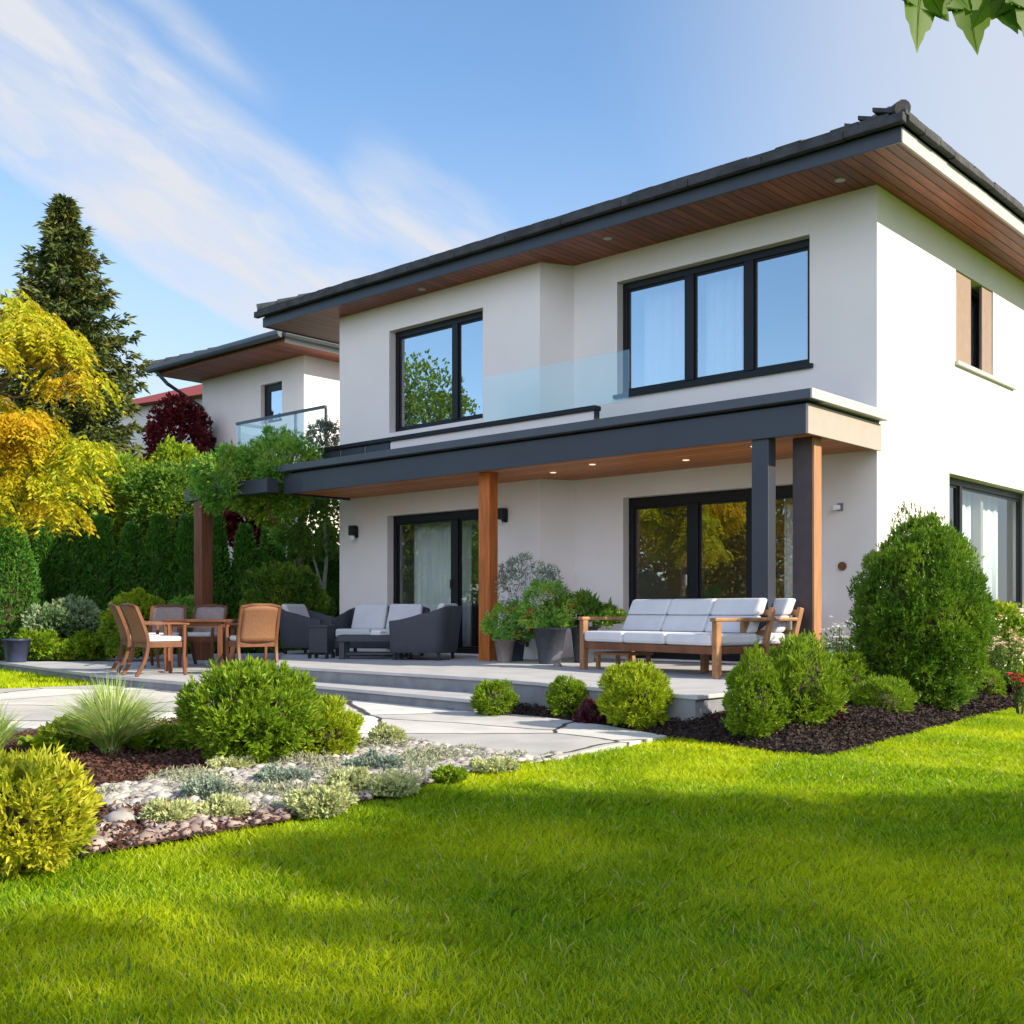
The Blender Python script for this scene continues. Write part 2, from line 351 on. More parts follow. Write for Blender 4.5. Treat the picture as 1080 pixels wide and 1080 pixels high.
def glassmat(name, refl, tint=(0.92, 0.96, 0.96), rough=0.0, wave=0.0):
    m = bpy.data.materials.new(name); m.use_nodes = True
    n = m.node_tree.nodes; l = m.node_tree.links; n.clear()
    tr = n.new('ShaderNodeBsdfTransparent'); tr.inputs[0].default_value = (*tint, 1)
    gl = n.new('ShaderNodeBsdfGlossy'); gl.inputs['Roughness'].default_value = rough; gl.inputs[0].default_value = (0.93, 0.97, 1, 1)
    lw = n.new('ShaderNodeFresnel'); lw.inputs[0].default_value = 1.5
    mr = n.new('ShaderNodeMapRange'); mr.inputs[1].default_value = 0.0; mr.inputs[2].default_value = 1.0; mr.inputs[3].default_value = refl; mr.inputs[4].default_value = 1.0
    gg = n.new('ShaderNodeNewGeometry'); fb = n.new('ShaderNodeMath'); fb.operation = 'SUBTRACT'; fb.inputs[0].default_value = 1; l.new(gg.outputs['Backfacing'], fb.inputs[1])
    fm = n.new('ShaderNodeMath'); fm.operation = 'MULTIPLY'; l.new(mr.outputs[0], fm.inputs[0]); l.new(fb.outputs[0], fm.inputs[1])
    l.new(lw.outputs[0], mr.inputs[0])
    if wave:
        t = n.new('ShaderNodeTexCoord'); nn = n.new('ShaderNodeTexNoise'); nn.inputs['Scale'].default_value = 0.8; nn.inputs['Detail'].default_value = 0
        l.new(t.outputs['Object'], nn.inputs['Vector'])
        bp = n.new('ShaderNodeBump'); bp.inputs['Strength'].default_value = wave; bp.inputs['Distance'].default_value = 0.02
        l.new(nn.outputs[0], bp.inputs['Height']); l.new(bp.outputs[0], gl.inputs['Normal'])
    ms = n.new('ShaderNodeMixShader'); l.new(fm.outputs[0], ms.inputs[0]); l.new(tr.outputs[0], ms.inputs[1]); l.new(gl.outputs[0], ms.inputs[2])
    o = n.new('ShaderNodeOutputMaterial'); l.new(ms.outputs[0], o.inputs[0])
    return m
M['glass'] = glassmat('window_glass', 0.22, wave=0.05)
M['glass_low'] = glassmat('clear_window_glass', 0.13, wave=0.05)
M['glass_up'] = glassmat('coated_window_glass', 0.52, wave=0.05)
M['balu'] = glassmat('balustrade_glass', 0.10, tint=(0.90, 0.97, 0.96))

def emis(name, col, s):
    m = bpy.data.materials.new(name); m.use_nodes = True; b = m.node_tree.nodes['Principled BSDF']
    b.inputs['Emission Color'].default_value = (*col, 1); b.inputs['Emission Strength'].default_value = s
    return m
M['spot'] = emis('downlight_lamp', (1.0, 0.78, 0.5), 0.5)

def flagmat(name, scale, c1, c2, joint, jw=0.03):
    m = mat(name, c1, 0.75, col2=c2, scale=2.5, bump=0.3, bscale=50)
    n = m.node_tree.nodes; l = m.node_tree.links; b = n['Principled BSDF']
    t = n.new('ShaderNodeTexCoord'); nn = n.new('ShaderNodeTexNoise'); nn.inputs['Scale'].default_value = 1.7; nn.inputs['Detail'].default_value = 2
    l.new(t.outputs['Object'], nn.inputs['Vector'])
    va = n.new('ShaderNodeVectorMath'); va.operation = 'MULTIPLY_ADD'; va.inputs[1].default_value = (0.22, 0.22, 0); l.new(nn.outputs['Color'], va.inputs[0])
    cz = n.new('ShaderNodeVectorMath'); cz.operation = 'MULTIPLY'; cz.inputs[1].default_value = (1, 1.15, 0); l.new(t.outputs['Object'], cz.inputs[0])
    l.new(cz.outputs[0], va.inputs[2])
    v1 = n.new('ShaderNodeTexVoronoi'); v1.feature = 'DISTANCE_TO_EDGE'; v1.inputs['Scale'].default_value = scale; l.new(va.outputs[0], v1.inputs['Vector'])
    v2 = n.new('ShaderNodeTexVoronoi'); v2.feature = 'F1'; v2.inputs['Scale'].default_value = scale; l.new(va.outputs[0], v2.inputs['Vector'])
    v1.inputs['Randomness'].default_value = 0.9; v2.inputs['Randomness'].default_value = 0.9
    mr = n.new('ShaderNodeMapRange'); mr.inputs[1].default_value = jw * 0.35; mr.inputs[2].default_value = jw; l.new(v1.outputs[0], mr.inputs[0])
    sp = n.new('ShaderNodeSeparateColor'); l.new(v2.outputs['Color'], sp.inputs[0])
    hs = n.new('ShaderNodeHueSaturation'); old = b.inputs['Base Color'].links[0].from_socket; l.new(old, hs.inputs['Color'])
    m2 = n.new('ShaderNodeMapRange'); m2.inputs[3].default_value = 0.66; m2.inputs[4].default_value = 1.22; l.new(sp.outputs[0], m2.inputs[0]); l.new(m2.outputs[0], hs.inputs['Value'])
    mx = n.new('ShaderNodeMix'); mx.data_type = 'RGBA'; l.new(mr.outputs[0], mx.inputs[0]); mx.inputs[6].default_value = (*joint, 1); l.new(hs.outputs[0], mx.inputs[7])
    l.new(mx.outputs[2], b.inputs['Base Color'])
    bp = n.new('ShaderNodeBump'); bp.inputs['Strength'].default_value = 0.9; bp.inputs['Distance'].default_value = 0.03
    l.new(mr.outputs[0], bp.inputs['Height']); l.new(b.inputs['Normal'].links[0].from_socket, bp.inputs['Normal']); l.new(bp.outputs[0], b.inputs['Normal'])
    return m
M['flag'] = flagmat('flagstone', 0.62, (0.54, 0.53, 0.52), (0.70, 0.68, 0.65), (0.055, 0.05, 0.045), 0.016)

# ================================================================= GROUND
GZ = -0.31
struct('ground', MB().add([(-600, -600, GZ - .03), (600, -600, GZ - .03), (600, 600, GZ - .03), (-600, 600, GZ - .03)], [(0, 1, 2, 3)]),
       mat('far_grass', (0.045, 0.085, 0.012), 0.95, col2=(0.07, 0.12, 0.02), scale=3))
def edge(pts, z): return [G(px, py, z) for px, py in pts]
lawn_edge = edge([(-60, 945), (0, 926), (90, 905), (200, 886), (300, 868), (400, 843), (500, 815), (560, 803), (600, 795), (650, 784), (690, 779), (725, 780),
                  (770, 787), (820, 795), (870, 797), (900, 791), (940, 780), (1000, 764), (1040, 753), (1080, 745)], GZ)
lawn_poly = lawn_edge + [(1.7, 1.0), (1.8, 14), (16, 14), (16, -17), (-1.5, -17)]
lawn = struct('lawn', MB().add([(x, y, GZ - .012) for x, y in lawn_poly], [tuple(range(len(lawn_poly)))]),
              mat('lawn_soil', (0.10, 0.20, 0.006), 0.95, col2=(0.16, 0.27, 0.010), scale=6, bump=0.6, bscale=50, bdist=0.03))
def inside(poly, x, y):
    c = np.zeros(len(x), bool); n = len(poly)
    for i in range(n):
        x0, y0 = poly[i]; x1, y1 = poly[(i + 1) % n]
        if y0 == y1: continue
        k = ((y0 > y) != (y1 > y)) & (x < (x1 - x0) * (y - y0) / (y1 - y0) + x0); c ^= k
    return c
def blades(poly, bounds, dens, hgt, wid, zz, lean=0.7):
    x0, x1, y0, y1 = bounds; n = int((x1 - x0) * (y1 - y0) * dens)
    x = rng.uniform(x0, x1, n); y = rng.uniform(y0, y1, n); d = (x - CAMP[0]) * FWD[0] + (y - CAMP[1]) * FWD[1]; l = (x - CAMP[0]) * RGT[0] + (y - CAMP[1]) * RGT[1]
    k = inside(poly, x, y) & (d > 1.9) & (np.abs(l) < 0.50 * d + 1.3)
    k &= rng.random(n) < np.clip((4.6 / np.maximum(d, 1)) ** 1.25, 0.0, 1)
    x, y, d = x[k], y[k], d[k]; n = len(x); a = rng.uniform(0, 2 * np.pi, n)
    tuft = np.array([mnoise.noise(Vector((px * 2.1, py * 2.1, 0))) + 0.5 * mnoise.noise(Vector((px * 7, py * 7, 3))) for px, py in zip(x, y)])
    h = hgt * rng.uniform(0.55, 1.25, n) * (1 + 0.40 * tuft); wd = wid * rng.uniform(0.7, 1.3, n) * np.clip(d / 4.2, 1, 2.6)
    ux, uy = np.cos(a), np.sin(a); b = rng.uniform(0, 2 * np.pi, n); ln = lean * h * rng.uniform(0.3, 1.6, n)
    lx, ly = np.cos(b) * ln + 0.25 * h * np.sin(tuft * 4), np.sin(b) * ln
    B = np.stack([x, y, np.full(n, zz)], 1); U = np.stack([ux, uy, np.zeros(n)], 1) * wd[:, None] / 2
    mid = B + np.stack([lx * 0.35, ly * 0.35, h * 0.6], 1); tip = B + np.stack([lx, ly, h], 1)
    return np.stack([B - U, B + U, mid + U * 0.8, tip, mid - U * 0.8], 1)
M['grass'] = leafmat('grass_blades', (0.11, 0.27, 0.003), (0.44, 0.59, 0.008), (0.60, 0.68, 0.008), trans=0.50, clump=0.8)
bl = blades(lawn_poly, (-0.8, 7.6, -14, 2.5), 11000, 0.034, 0.0036, GZ - 0.015)
sb = blades(lawn_poly, (-0.8, 7.6, -14, 2.5), 90, 0.042, 0.0036, GZ - 0.012, lean=0.8)
tag(rawmesh('dry_grass', sb, 5, leafmat('dry_grass_blades', (0.42, 0.36, 0.14), (0.60, 0.52, 0.24), (0.50, 0.44, 0.18), trans=0.2)), 'scattered straw coloured blades in the lawn', 'grass', kind='stuff')
tag(rawmesh('grass', bl, 5, M['grass']), 'short green lawn grass between the planting beds and the viewer', 'grass', kind='stuff')

# small lawn beside the path, far left
lp2 = edge([(-40, 712), (-40, 727), (30, 726), (110, 722), (165, 717), (100, 712), (0, 703)], GZ + .02)
struct('side_lawn', MB().add([(x, y, GZ + 0.005) for x, y in lp2], [tuple(range(len(lp2)))]), bpy.data.materials['lawn_soil'])
xs = [p[0] for p in lp2]; ys = [p[1] for p in lp2]
def blades2(poly, dens, hgt, wid, zz):
    xs = [p[0] for p in poly]; ys = [p[1] for p in poly]; n = int((max(xs) - min(xs)) * (max(ys) - min(ys)) * dens)
    x = rng.uniform(min(xs), max(xs), n); y = rng.uniform(min(ys), max(ys), n); k = inside(poly, x, y); x, y = x[k], y[k]
    P = np.stack([x, y, np.full(len(x), zz)], 1); D = rng.normal(size=(len(x), 3)) * 0.35 + np.array([0, 0, 1])
    return diamonds(P, D, hgt * rng.uniform(0.6, 1.3, len(x)), wid)
tag(rawmesh('side_lawn_grass', blades2(lp2, 900, 0.07, 0.012, GZ), 4, M['grass']), 'strip of mown grass between patio edge and flagstone path', 'grass', kind='stuff')

# beds
def sheet(name, poly, z, m): return struct(name, MB().add([(x, y, z) for x, y in poly], [tuple(range(len(poly)))]), m)
bed_mid = edge([(470, 752), (520, 753), (580, 760), (640, 767), (700, 778)], GZ) + lawn_edge[10:] + [(1.7, 1.0), (1.8, 12), (0.1, 12), (0.1, -1), (0.2, -4.0), (-2.0, -4.0)]
EDGE = edge([(470, 752), (520, 753), (580, 760), (640, 767), (700, 778)], GZ) + lawn_edge[10:] + [(1.7, 1.0), (1.8, 12)]
def hbed(x, y):
    x = np.atleast_1d(np.asarray(x, float)); y = np.atleast_1d(np.asarray(y, float)); dm = np.full(x.shape, 9.0)
    for (ax_, ay_), (bx_, by_) in zip(EDGE[:-1], EDGE[1:]):
        ux, uy = bx_ - ax_, by_ - ay_; q = np.clip(((x - ax_) * ux + (y - ay_) * uy) / (ux * ux + uy * uy + 1e-9), 0, 1)
        dm = np.minimum(dm, np.hypot(x - ax_ - q * ux, y - ay_ - q * uy))
    q = np.clip(dm / 0.5, 0, 1); return GZ + 0.008 + 0.12 * q * q * (3 - 2 * q)
bm_ = MB(); st_ = 0.07; gx = np.arange(-3.2, 2.4, st_); gy = np.arange(-6.2, 2.5, st_); GX, GY = np.meshgrid(gx, gy, indexing='ij'); HH = hbed(GX.ravel(), GY.ravel()).reshape(GX.shape)
INS = inside(bed_mid, (GX + st_ / 2).ravel(), (GY + st_ / 2).ravel()).reshape(GX.shape)
bm_.v = [(float(a), float(b), float(c) + 0.012 * mnoise.noise(Vector((a * 5, b * 5, 0)))) for a, b, c in zip(GX.ravel(), GY.ravel(), HH.ravel())]
ny_ = len(gy); bm_.f = [(i * ny_ + j, (i + 1) * ny_ + j, (i + 1) * ny_ + j + 1, i * ny_ + j + 1) for i in range(len(gx) - 1) for j in range(ny_ - 1) if INS[i, j]]; bm_.m = [0] * len(bm_.f)
struct('planting_bed', bm_, M['soil'], smooth=True)
bed_front = lawn_edge[:9] + edge([(585, 798), (560, 803), (520, 797), (450, 788), (375, 781), (300, 775), (215, 758), (130, 766), (60, 772), (0, 776), (-60, 780)], GZ)
sheet('front_bed', bed_front, GZ + 0.012, M['soil2'])
back_bed = [(-20, -3.6), (-13.6, -2.9), (-13.3, -1.2), (-12.2, 0.9), (-9.35, 0.9), (-9.35, 5), (-22, 5)]
sheet('hedge_bed', [G(-80, 700, GZ), G(0, 697, GZ), G(60, 693, GZ), G(130, 690, GZ), (-12.2, 0.9), (-9.35, 0.9), (-9.35, 6), (-24, 6)], GZ + 0.014, M['soil'])
# path
path = edge([(703, 777), (640, 766), (580, 758), (520, 752), (430, 744), (340, 736), (240, 728), (150, 721), (80, 724), (0, 727), (-80, 730), (-80, 772), (0, 767), (60, 771), (130, 757), (215, 756), (300, 770), (375, 779),
             (450, 787), (540, 799), (590, 799), (640, 788)], GZ + .02)
m_path = MB().prism(path, GZ - 0.02, GZ + 0.028)
struct('path', m_path, M['flag'])
# mulch chips
stone_poly = edge([(85, 838), (150, 828), (230, 815), (330, 797), (430, 784), (470, 790), (560, 800), (590, 799), (520, 810), (430, 834), (330, 858), (240, 862), (180, 850), (120, 858)], GZ)
def chips(poly, dens, z, s, hmax=0.03, hf=None):
    xs = [p[0] for p in poly]; ys = [p[1] for p in poly]; n = int((max(xs) - min(xs)) * (max(ys) - min(ys)) * dens)
    x = rng.uniform(min(xs), max(xs), n); y = rng.uniform(min(ys), max(ys), n); k = inside(poly, x, y) & (y < 1.5); x, y = x[k], y[k]; n = len(x)
    if hf is None: k = ~inside(stone_poly, x, y) | (rng.random(n) < .06); x, y = x[k], y[k]; n = len(x)
    P = np.stack([x, y, (hf(x, y) if hf else z) + rng.uniform(0, hmax, n)], 1); D = rng.normal(size=(n, 3)) * np.array([1, 1, 0.35])
    return diamonds(P, D, s * rng.uniform(0.4, 1.4, n), s * 0.42)
M['chip'] = leafmat('dark_mulch', (0.014, 0.009, 0.008), (0.065, 0.040, 0.032), (0.028, 0.018, 0.016), trans=0.0, clump=5, rough=0.8)
M['chip2'] = leafmat('brown_mulch', (0.04, 0.018, 0.012), (0.13, 0.060, 0.040), (0.07, 0.03, 0.022), trans=0.0, clump=5, rough=0.8)
tag(rawmesh('mulch_chips', chips(bed_mid, 4200, GZ + 0.012, 0.038, hf=hbed), 4, M['chip']), 'dark bark mulch spread under the shrubs by the terrace', 'mulch', kind='stuff')
tag(rawmesh('bark_mulch', chips(bed_front, 3600, GZ + 0.012, 0.034), 4, M['chip2']), 'reddish brown bark mulch in the front bed', 'mulch', kind='stuff')
# river stones
def stones(poly, n, s0, s1, z, mt, name, label):
    ico = [Vector(v) for v in [(0, 0, 1), (.89, 0, .45), (.28, .85, .45), (-.72, .53, .45), (-.72, -.53, .45), (.28, -.85, .45), (.72, .53, -.45), (-.28, .85, -.45), (-.89, 0, -.45), (-.28, -.85, -.45), (.72, -.53, -.45), (0, 0, -1)]]
    F = [(0, 1, 2), (0, 2, 3), (0, 3, 4), (0, 4, 5), (0, 5, 1), (1, 6, 2), (2, 7, 3), (3, 8, 4), (4, 9, 5), (5, 10, 1), (6, 7, 2), (7, 8, 3), (8, 9, 4), (9, 10, 5), (10, 6, 1), (11, 7, 6), (11, 8, 7), (11, 9, 8), (11, 10, 9), (11, 6, 10)]
    xs = [p[0] for p in poly]; ys = [p[1] for p in poly]; mb = MB(); k = 0
    while k < n:
        x = rng.uniform(min(xs), max(xs), 4000); y = rng.uniform(min(ys), max(ys), 4000); q = inside(poly, x, y)
        for px, py in zip(x[q], y[q]):
            s = s0 + (s1 - s0) * rng.random() ** 2.4; a = rng.uniform(0, 6.28); e = rng.uniform(0.6, 1.0); h = rng.uniform(0.35, 0.65); c, sn = math.cos(a), math.sin(a)
            j = rng.uniform(0.82, 1.15, 12)
            mb.add([(px + s * (v.x * c - v.y * e * sn) * t, py + s * (v.x * sn + v.y * e * c) * t, z + s * 0.25 + s * v.z * h * t) for v, t in zip(ico, j)], F); k += 1
            if k >= n: break
    return tag(mb.build(name, mt, smooth=True), label, 'stones', kind='stuff')
M['pebble'] = leafmat('river_stone', (0.13, 0.125, 0.12), (0.54, 0.50, 0.46), (0.33, 0.31, 0.29), trans=0.0, clump=4, rough=0.7)
M['pebble2'] = leafmat('pink_stone', (0.16, 0.12, 0.11), (0.50, 0.40, 0.36), (0.26, 0.19, 0.17), trans=0.0, clump=4, rough=0.7)
sheet('gravel_bed', stone_poly, GZ + 0.016, mat('grey_grit', (0.20, 0.18, 0.17), .9, var=.5, scale=60, bump=.8, bscale=90, bdist=.01))
stones(stone_poly, 8500, 0.010, 0.050, GZ + 0.012, M['pebble'], 'river_stones', 'pale grey river stones filling the strip beside the lawn')
stones(edge([(85, 880), (130, 862), (250, 860), (330, 858), (300, 866), (200, 883), (90, 902)], GZ), 420, 0.014, 0.055, GZ + 0.012, M['pebble2'], 'pink_stones', 'scattered pinkish pebbles on mulch by the lawn edge')
stones(edge([(560, 802), (600, 796), (650, 785), (692, 778), (700, 779), (650, 788), (600, 799), (560, 806)], GZ), 260, 0.012, 0.03, GZ + 0.006, M['pebble'], 'edge_gravel', 'thin line of grey gravel between path tip and lawn')
for k, (px, py, s, c) in enumerate([(128, 872, 0.085, 'pale flat boulder lying nearest the golden bush'), (172, 880, 0.05, 'small rounded pink stone close to the lawn edge'), (118, 853, 0.06, 'cream stone at the left end of the stone strip')]):
    x, y = G(px, py, GZ); st = core((s, s * 0.8, s * 0.5), None, None, None, 1.0)
    tag(st.build('garden_stone', M['pebble'], smooth=True, loc=(x, y, GZ + s * 0.35)), c, 'stone')

# ================================================================= TERRACE
terr = [(-5.75, -4.2), (-2.2, -4.22), (0.64, -4.76), (0.66, -3.2), (0.30, -1.5), (0.12, 0.2), (-9.6, 0.2), (-9.6, -1.2)]
def shrink(poly, k):
    cx = sum(p[0] for p in poly) / len(poly); cy = sum(p[1] for p in poly) / len(poly)
    return [(x + (cx - x) * k / max(1e-6, math.hypot(cx - x, cy - y)), y + (cy - y) * k / max(1e-6, math.hypot(cx - x, cy - y))) for x, y in poly]
tm = flagmat('terrace_slabs', 0.9, (0.40, 0.40, 0.42), (0.50, 0.50, 0.51), (0.22, 0.22, 0.22), 0.008)
struct('terrace', MB().prism(terr, -0.035, 0.0), M['stone'], bevel=0.006)
struct('terrace_base', MB().prism(shrink(terr, 0.035), -0.50, -0.035), M['riser'])
step = [(-5.75, -4.55), (-5.2, -4.62), (-1.80, -4.80), (-1.8, -4.0), (-5.75, -4.0)]
struct('step', MB().prism([(-6.2, -4.45), (-1.80, -4.80), (-1.72, -4.15), (-6.2, -3.9)], -0.195, -0.16), M['stone'], bevel=0.006)
struct('step_base', MB().prism([(-6.15, -4.40), (-1.84, -4.755), (-1.76, -4.15), (-6.15, -3.9)], -0.50, -0.195), M['riser'])
patio = [G(-60, 700, -.16), G(0, 698, -.16), (-8.28, -5.2), (-6.02, -5.25), (-5.6, -4.5), (-5.5, -3.9), (-9.0, -1.0), (-9.7, 1.0), (-12.2, 1.0), G(130, 690.5, -.16), G(60, 694, -.16)]
patio2 = [(x, y) for x, y in patio]
struct('patio', MB().prism(patio2, -0.20, -0.162), M['stone'])
struct('patio_base', MB().prism(shrink(patio2, 0.04), -0.50, -0.20), M['riser'])

# ================================================================= HOUSE
house = empty('house', (0, 0, 0), 0, 'two-storey white house with dark tiled hip roof and covered terrace', 'house')
WT = 5.56
def wallrun(mb, p0, p1, z0, z1, ops, th=0.30):
    """wall from p0 to p1, its body behind the line (left of travel p0->p1), with openings (a,b,z0,z1) along the run"""
    p0 = np.array(p0, float); p1 = np.array(p1, float); L_ = np.linalg.norm(p1 - p0); d = (p1 - p0) / L_; nrm = np.array([-d[1], d[0]])
    def seg(a, b, za, zb):
        if b - a < 1e-4 or zb - za < 1e-4: return
        q = [p0 + d * a, p0 + d * b, p0 + d * b + nrm * th, p0 + d * a + nrm * th]; mb.prism([tuple(v) for v in q], za, zb)
    ops = sorted(ops); cur = 0
    for a, b, za, zb in ops:
        pass
    cuts = sorted(set([0, L_] + [v for o in ops for v in o[:2]]))
    for a, b in zip(cuts[:-1], cuts[1:]):
        act = sorted([(o[2], o[3]) for o in ops if o[0] <= a + 1e-6 and o[1] >= b - 1e-6]); z = z0
        for za, zb in act: seg(a, b, z, za); z = zb
        seg(a, b, z, z1)
XI = -4.47; XF = -4.72; XL = -9.15; YF = -0.45
UR = (-3.71, -0.84, 3.62, 5.18); LR = (-3.61, -0.78, 0.02, 2.21)
UL = (-7.90, -5.83, 3.50, 5.13); LL = (-7.95, -5.62, 0.02, 2.18)
wb = MB()
wallrun(wb, (XI, 0), (-0.3, 0), -0.4, WT, [(o[0] - XI, o[1] - XI, o[2], o[3]) for o in (UR, LR)])
wallrun(wb, (XL, YF), (XF, YF), -0.4, WT, [(o[0] - XL, o[1] - XL, o[2], o[3]) for o in (UL, LL)])
wb.prism([(XF, YF + .002), (XI, 0), (XI, 0.3), (XF - 0.05, 0.3), (XF - 0.05, YF + .29)], -0.4, WT)      # return between the two fronts
SU = (2.41, 3.80, 3.93, 5.14); SL = (2.18, 5.55, 0.70, 2.45)
# side wall runs back from the corner; butt it 2 mm behind the front face
wallrun(wb, (0, 0.0), (0, 9.0), -0.4, WT, [(o[0], o[1], o[2], o[3]) for o in (SU, SL)], 0.30)
wallrun(wb, (-0.3, 9.0), (XL, 9.0), -0.4, WT, [], -0.30)
wallrun(wb, (XL, 8.7), (XL, YF + .30), -0.4, WT, [], 0.30)
wb.build('wall', M['stucco'], house)
# interior: floors, ceiling and dividing walls seen through the glass
ib = MB()
ib.box((XL + .31, 0.31, 2.85), (-0.31, 8.69, 3.05)); ib.box((XL + .31, 0.31, 5.40), (-0.31, 8.69, 5.5))
ib.box((XL + .31, 4.2, 0.0), (-0.31, 4.3, 2.85)); ib.box((XL + .31, 4.2, 3.05), (-0.31, 4.3, 5.4))
ib.box((-4.75, 0.32, 0.0), (-4.65, 4.2, 2.85)); ib.box((-4.75, 0.32, 3.05), (-4.65, 4.2, 5.4))
ib.build('inner_wall', M['room'], house)
MB().box((XL + .3, -0.14, -0.05), (-0.3, 8.69, 0.0)).build('inner_floor', M['roomfloor'], house)

def window(o, plane, axis, cuts, fw=0.075, glass='glass', name='window', setback=0.13, sill=None, bar=0.10, frame='black', topbar=None):
    """frame with mullions at the cuts; axis 0 = in a front wall (plane = y), axis 1 = in the side wall (plane = x)"""
    a0, a1, z0, z1 = o; fb = MB(); dpt = 0.075
    def bx(mb, a, b, za, zb, d0, d1):
        if axis == 0: mb.box((a, plane + d0, za), (b, plane + d1, zb))
        else: mb.box((plane - d1, a, za), (plane - d0, b, zb))
    s = setback; tb = topbar or fw * 1.3
    bx(fb, a0, a0 + fw, z0 + fw, z1 - tb, s, s + dpt); bx(fb, a1 - fw, a1, z0 + fw, z1 - tb, s, s + dpt)
    bx(fb, a0, a1, z0, z0 + fw, s, s + dpt); bx(fb, a0, a1, z1 - tb, z1, s, s + dpt)
    for c in cuts: bx(fb, c - bar / 2, c + bar / 2, z0 + fw, z1 - tb, s - 0.012, s + dpt)
    f = fb.build(name, M[frame], house, bevel=0.005)
    ed = [a0 + fw] + [v for c in cuts for v in (c - bar / 2, c + bar / 2)] + [a1 - fw]
    gm = MB()
    for a, b in zip(ed[::2], ed[1::2]):                   # slim inner sash round each pane
        for q in ((a, b, z0 + fw, z0 + fw + .03), (a, b, z1 - tb - .03, z1 - tb), (a, a + .03, z0 + fw + .03, z1 - tb - .03), (b - .03, b, z0 + fw + .03, z1 - tb - .03)):
            bx(gm, *q, s + 0.022, s + 0.06)
    gm.build('sash', M[frame], f)
    pb = MB(); bx(pb, a0 + 0.02, a1 - 0.02, z0 + 0.02, z1 - 0.02, s + 0.035, s + 0.041)
    pb.build('pane', M[glass], f)
    if sill:
        sb = MB(); ov, mt, th = sill
        bx(sb, a0 - 0.04, a1 + ov, z0 - th, z0 + 0.004, -0.05, s)
        sb.build('sill', M[mt], f, bevel=0.004)
    return f
window(UR, 0.0, 0, (-2.62, -1.735), glass='glass_up', sill=(0.05, 'black', 0.045), bar=0.13)
window(LR, 0.0, 0, (-2.57, -1.68), name='patio_door', bar=0.16, topbar=0.13)
window(UL, YF, 0, (-6.54,), glass='glass_up', bar=0.12)
window(LL, YF, 0, (-6.55,), name='patio_door', glass='glass_low', bar=0.15, topbar=0.12)
window(SL, 0.0, 1, (3.0,), glass='glass_low', sill=(0.10, 'cream', 0.06), setback=0.16, frame='black', bar=0.09)
fside = window((2.41, 3.80, 3.93, 5.14), 0.0, 1, (), sill=(0.85, 'white_metal', 0.05), setback=0.17, bar=0.1)
M['shutter'] = mat('blush_shutter', (0.27, 0.19, 0.15), .7, var=.06)
MB().box((-0.05, 2.43, 3.95), (-0.012, 2.98, 5.12)).build('shutter', M['shutter'], fside, bevel=.004)
MB().box((-0.05, 3.40, 3.95), (-0.012, 3.78, 5.12)).build('shutter', M['shutter'], fside, bevel=.004)
MB().box((-0.10, 3.0, 3.95), (-0.04, 3.07, 5.12)).build('mullion', M['black'], fside)
# dark door handles
for q in (((-6.62, YF + .06, 1.0), (-6.59, YF + .10, 1.14)), ((-2.65, 0.06, 1.0), (-2.62, 0.10, 1.14))): MB().box(*q).build('door_handle', M['chrome'], house, bevel=.004)

# roof: soffit, fascia, gutter, tiles
EX0, EX1, EY0, EY1 = -10.55, 0.67, -0.95, 9.95
so = MB()
so.add([(EX0 + .01, EY0 + .01, WT), (EX1 - .01, EY0 + .01, WT), (EX1 - .01, EY1, WT), (EX0 + .01, EY1, WT), (EX0 + .01, EY0 + .01, WT + .02), (EX1 - .01, EY0 + .01, WT + .02), (EX1 - .01, EY1, WT + .02), (EX0 + .01, EY1, WT + .02)],
       [(0, 3, 2, 1), (4, 5, 6, 7), (0, 1, 5, 4), (1, 2, 6, 5), (2, 3, 7, 6), (3, 0, 4, 7)])
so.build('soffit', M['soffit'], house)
fa = MB(); fa.mi = 0; fa.box((EX0, EY0 - .03, WT - .012), (EX1 + .03, EY0, WT + .15)); fa.box((EX0 - .03, EY0 - .03, WT - .012), (EX0, EY1, WT + .15))
fa.build('fascia', M['slate'], house, bevel=0.004)
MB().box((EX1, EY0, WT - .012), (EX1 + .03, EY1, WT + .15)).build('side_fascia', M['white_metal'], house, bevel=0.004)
# gutter set back dark band then overhanging tiles
MB().box((EX0 - .01, EY0 - .01, WT + .15), (EX1 + .01, EY1, WT + .20)).build('eave_batten', M['black'], house)
TZ = WT + 0.20
rf = MB()
xo0, xo1, yo0, yo1 = EX0 - .12, EX1 + .10, EY0 - .12, EY1 + .1
pitch = math.tan(R(19)); dep_ = (yo1 - yo0) / 2
rdg = TZ + 0.03 + dep_ * pitch
ym = (yo0 + yo1) / 2
rf.add([(xo0, yo0, TZ + .03), (xo1, yo0, TZ + .03), (xo1, yo1, TZ + .03), (xo0, yo1, TZ + .03), (xo0 + dep_ * .98, ym, rdg), (xo1 - dep_ * .98, ym, rdg)],
       [(0, 1, 5, 4), (1, 2, 5), (2, 3, 4, 5), (3, 0, 4), (0, 3, 2, 1)])
roof = rf.build('roof', M['tile'], house)
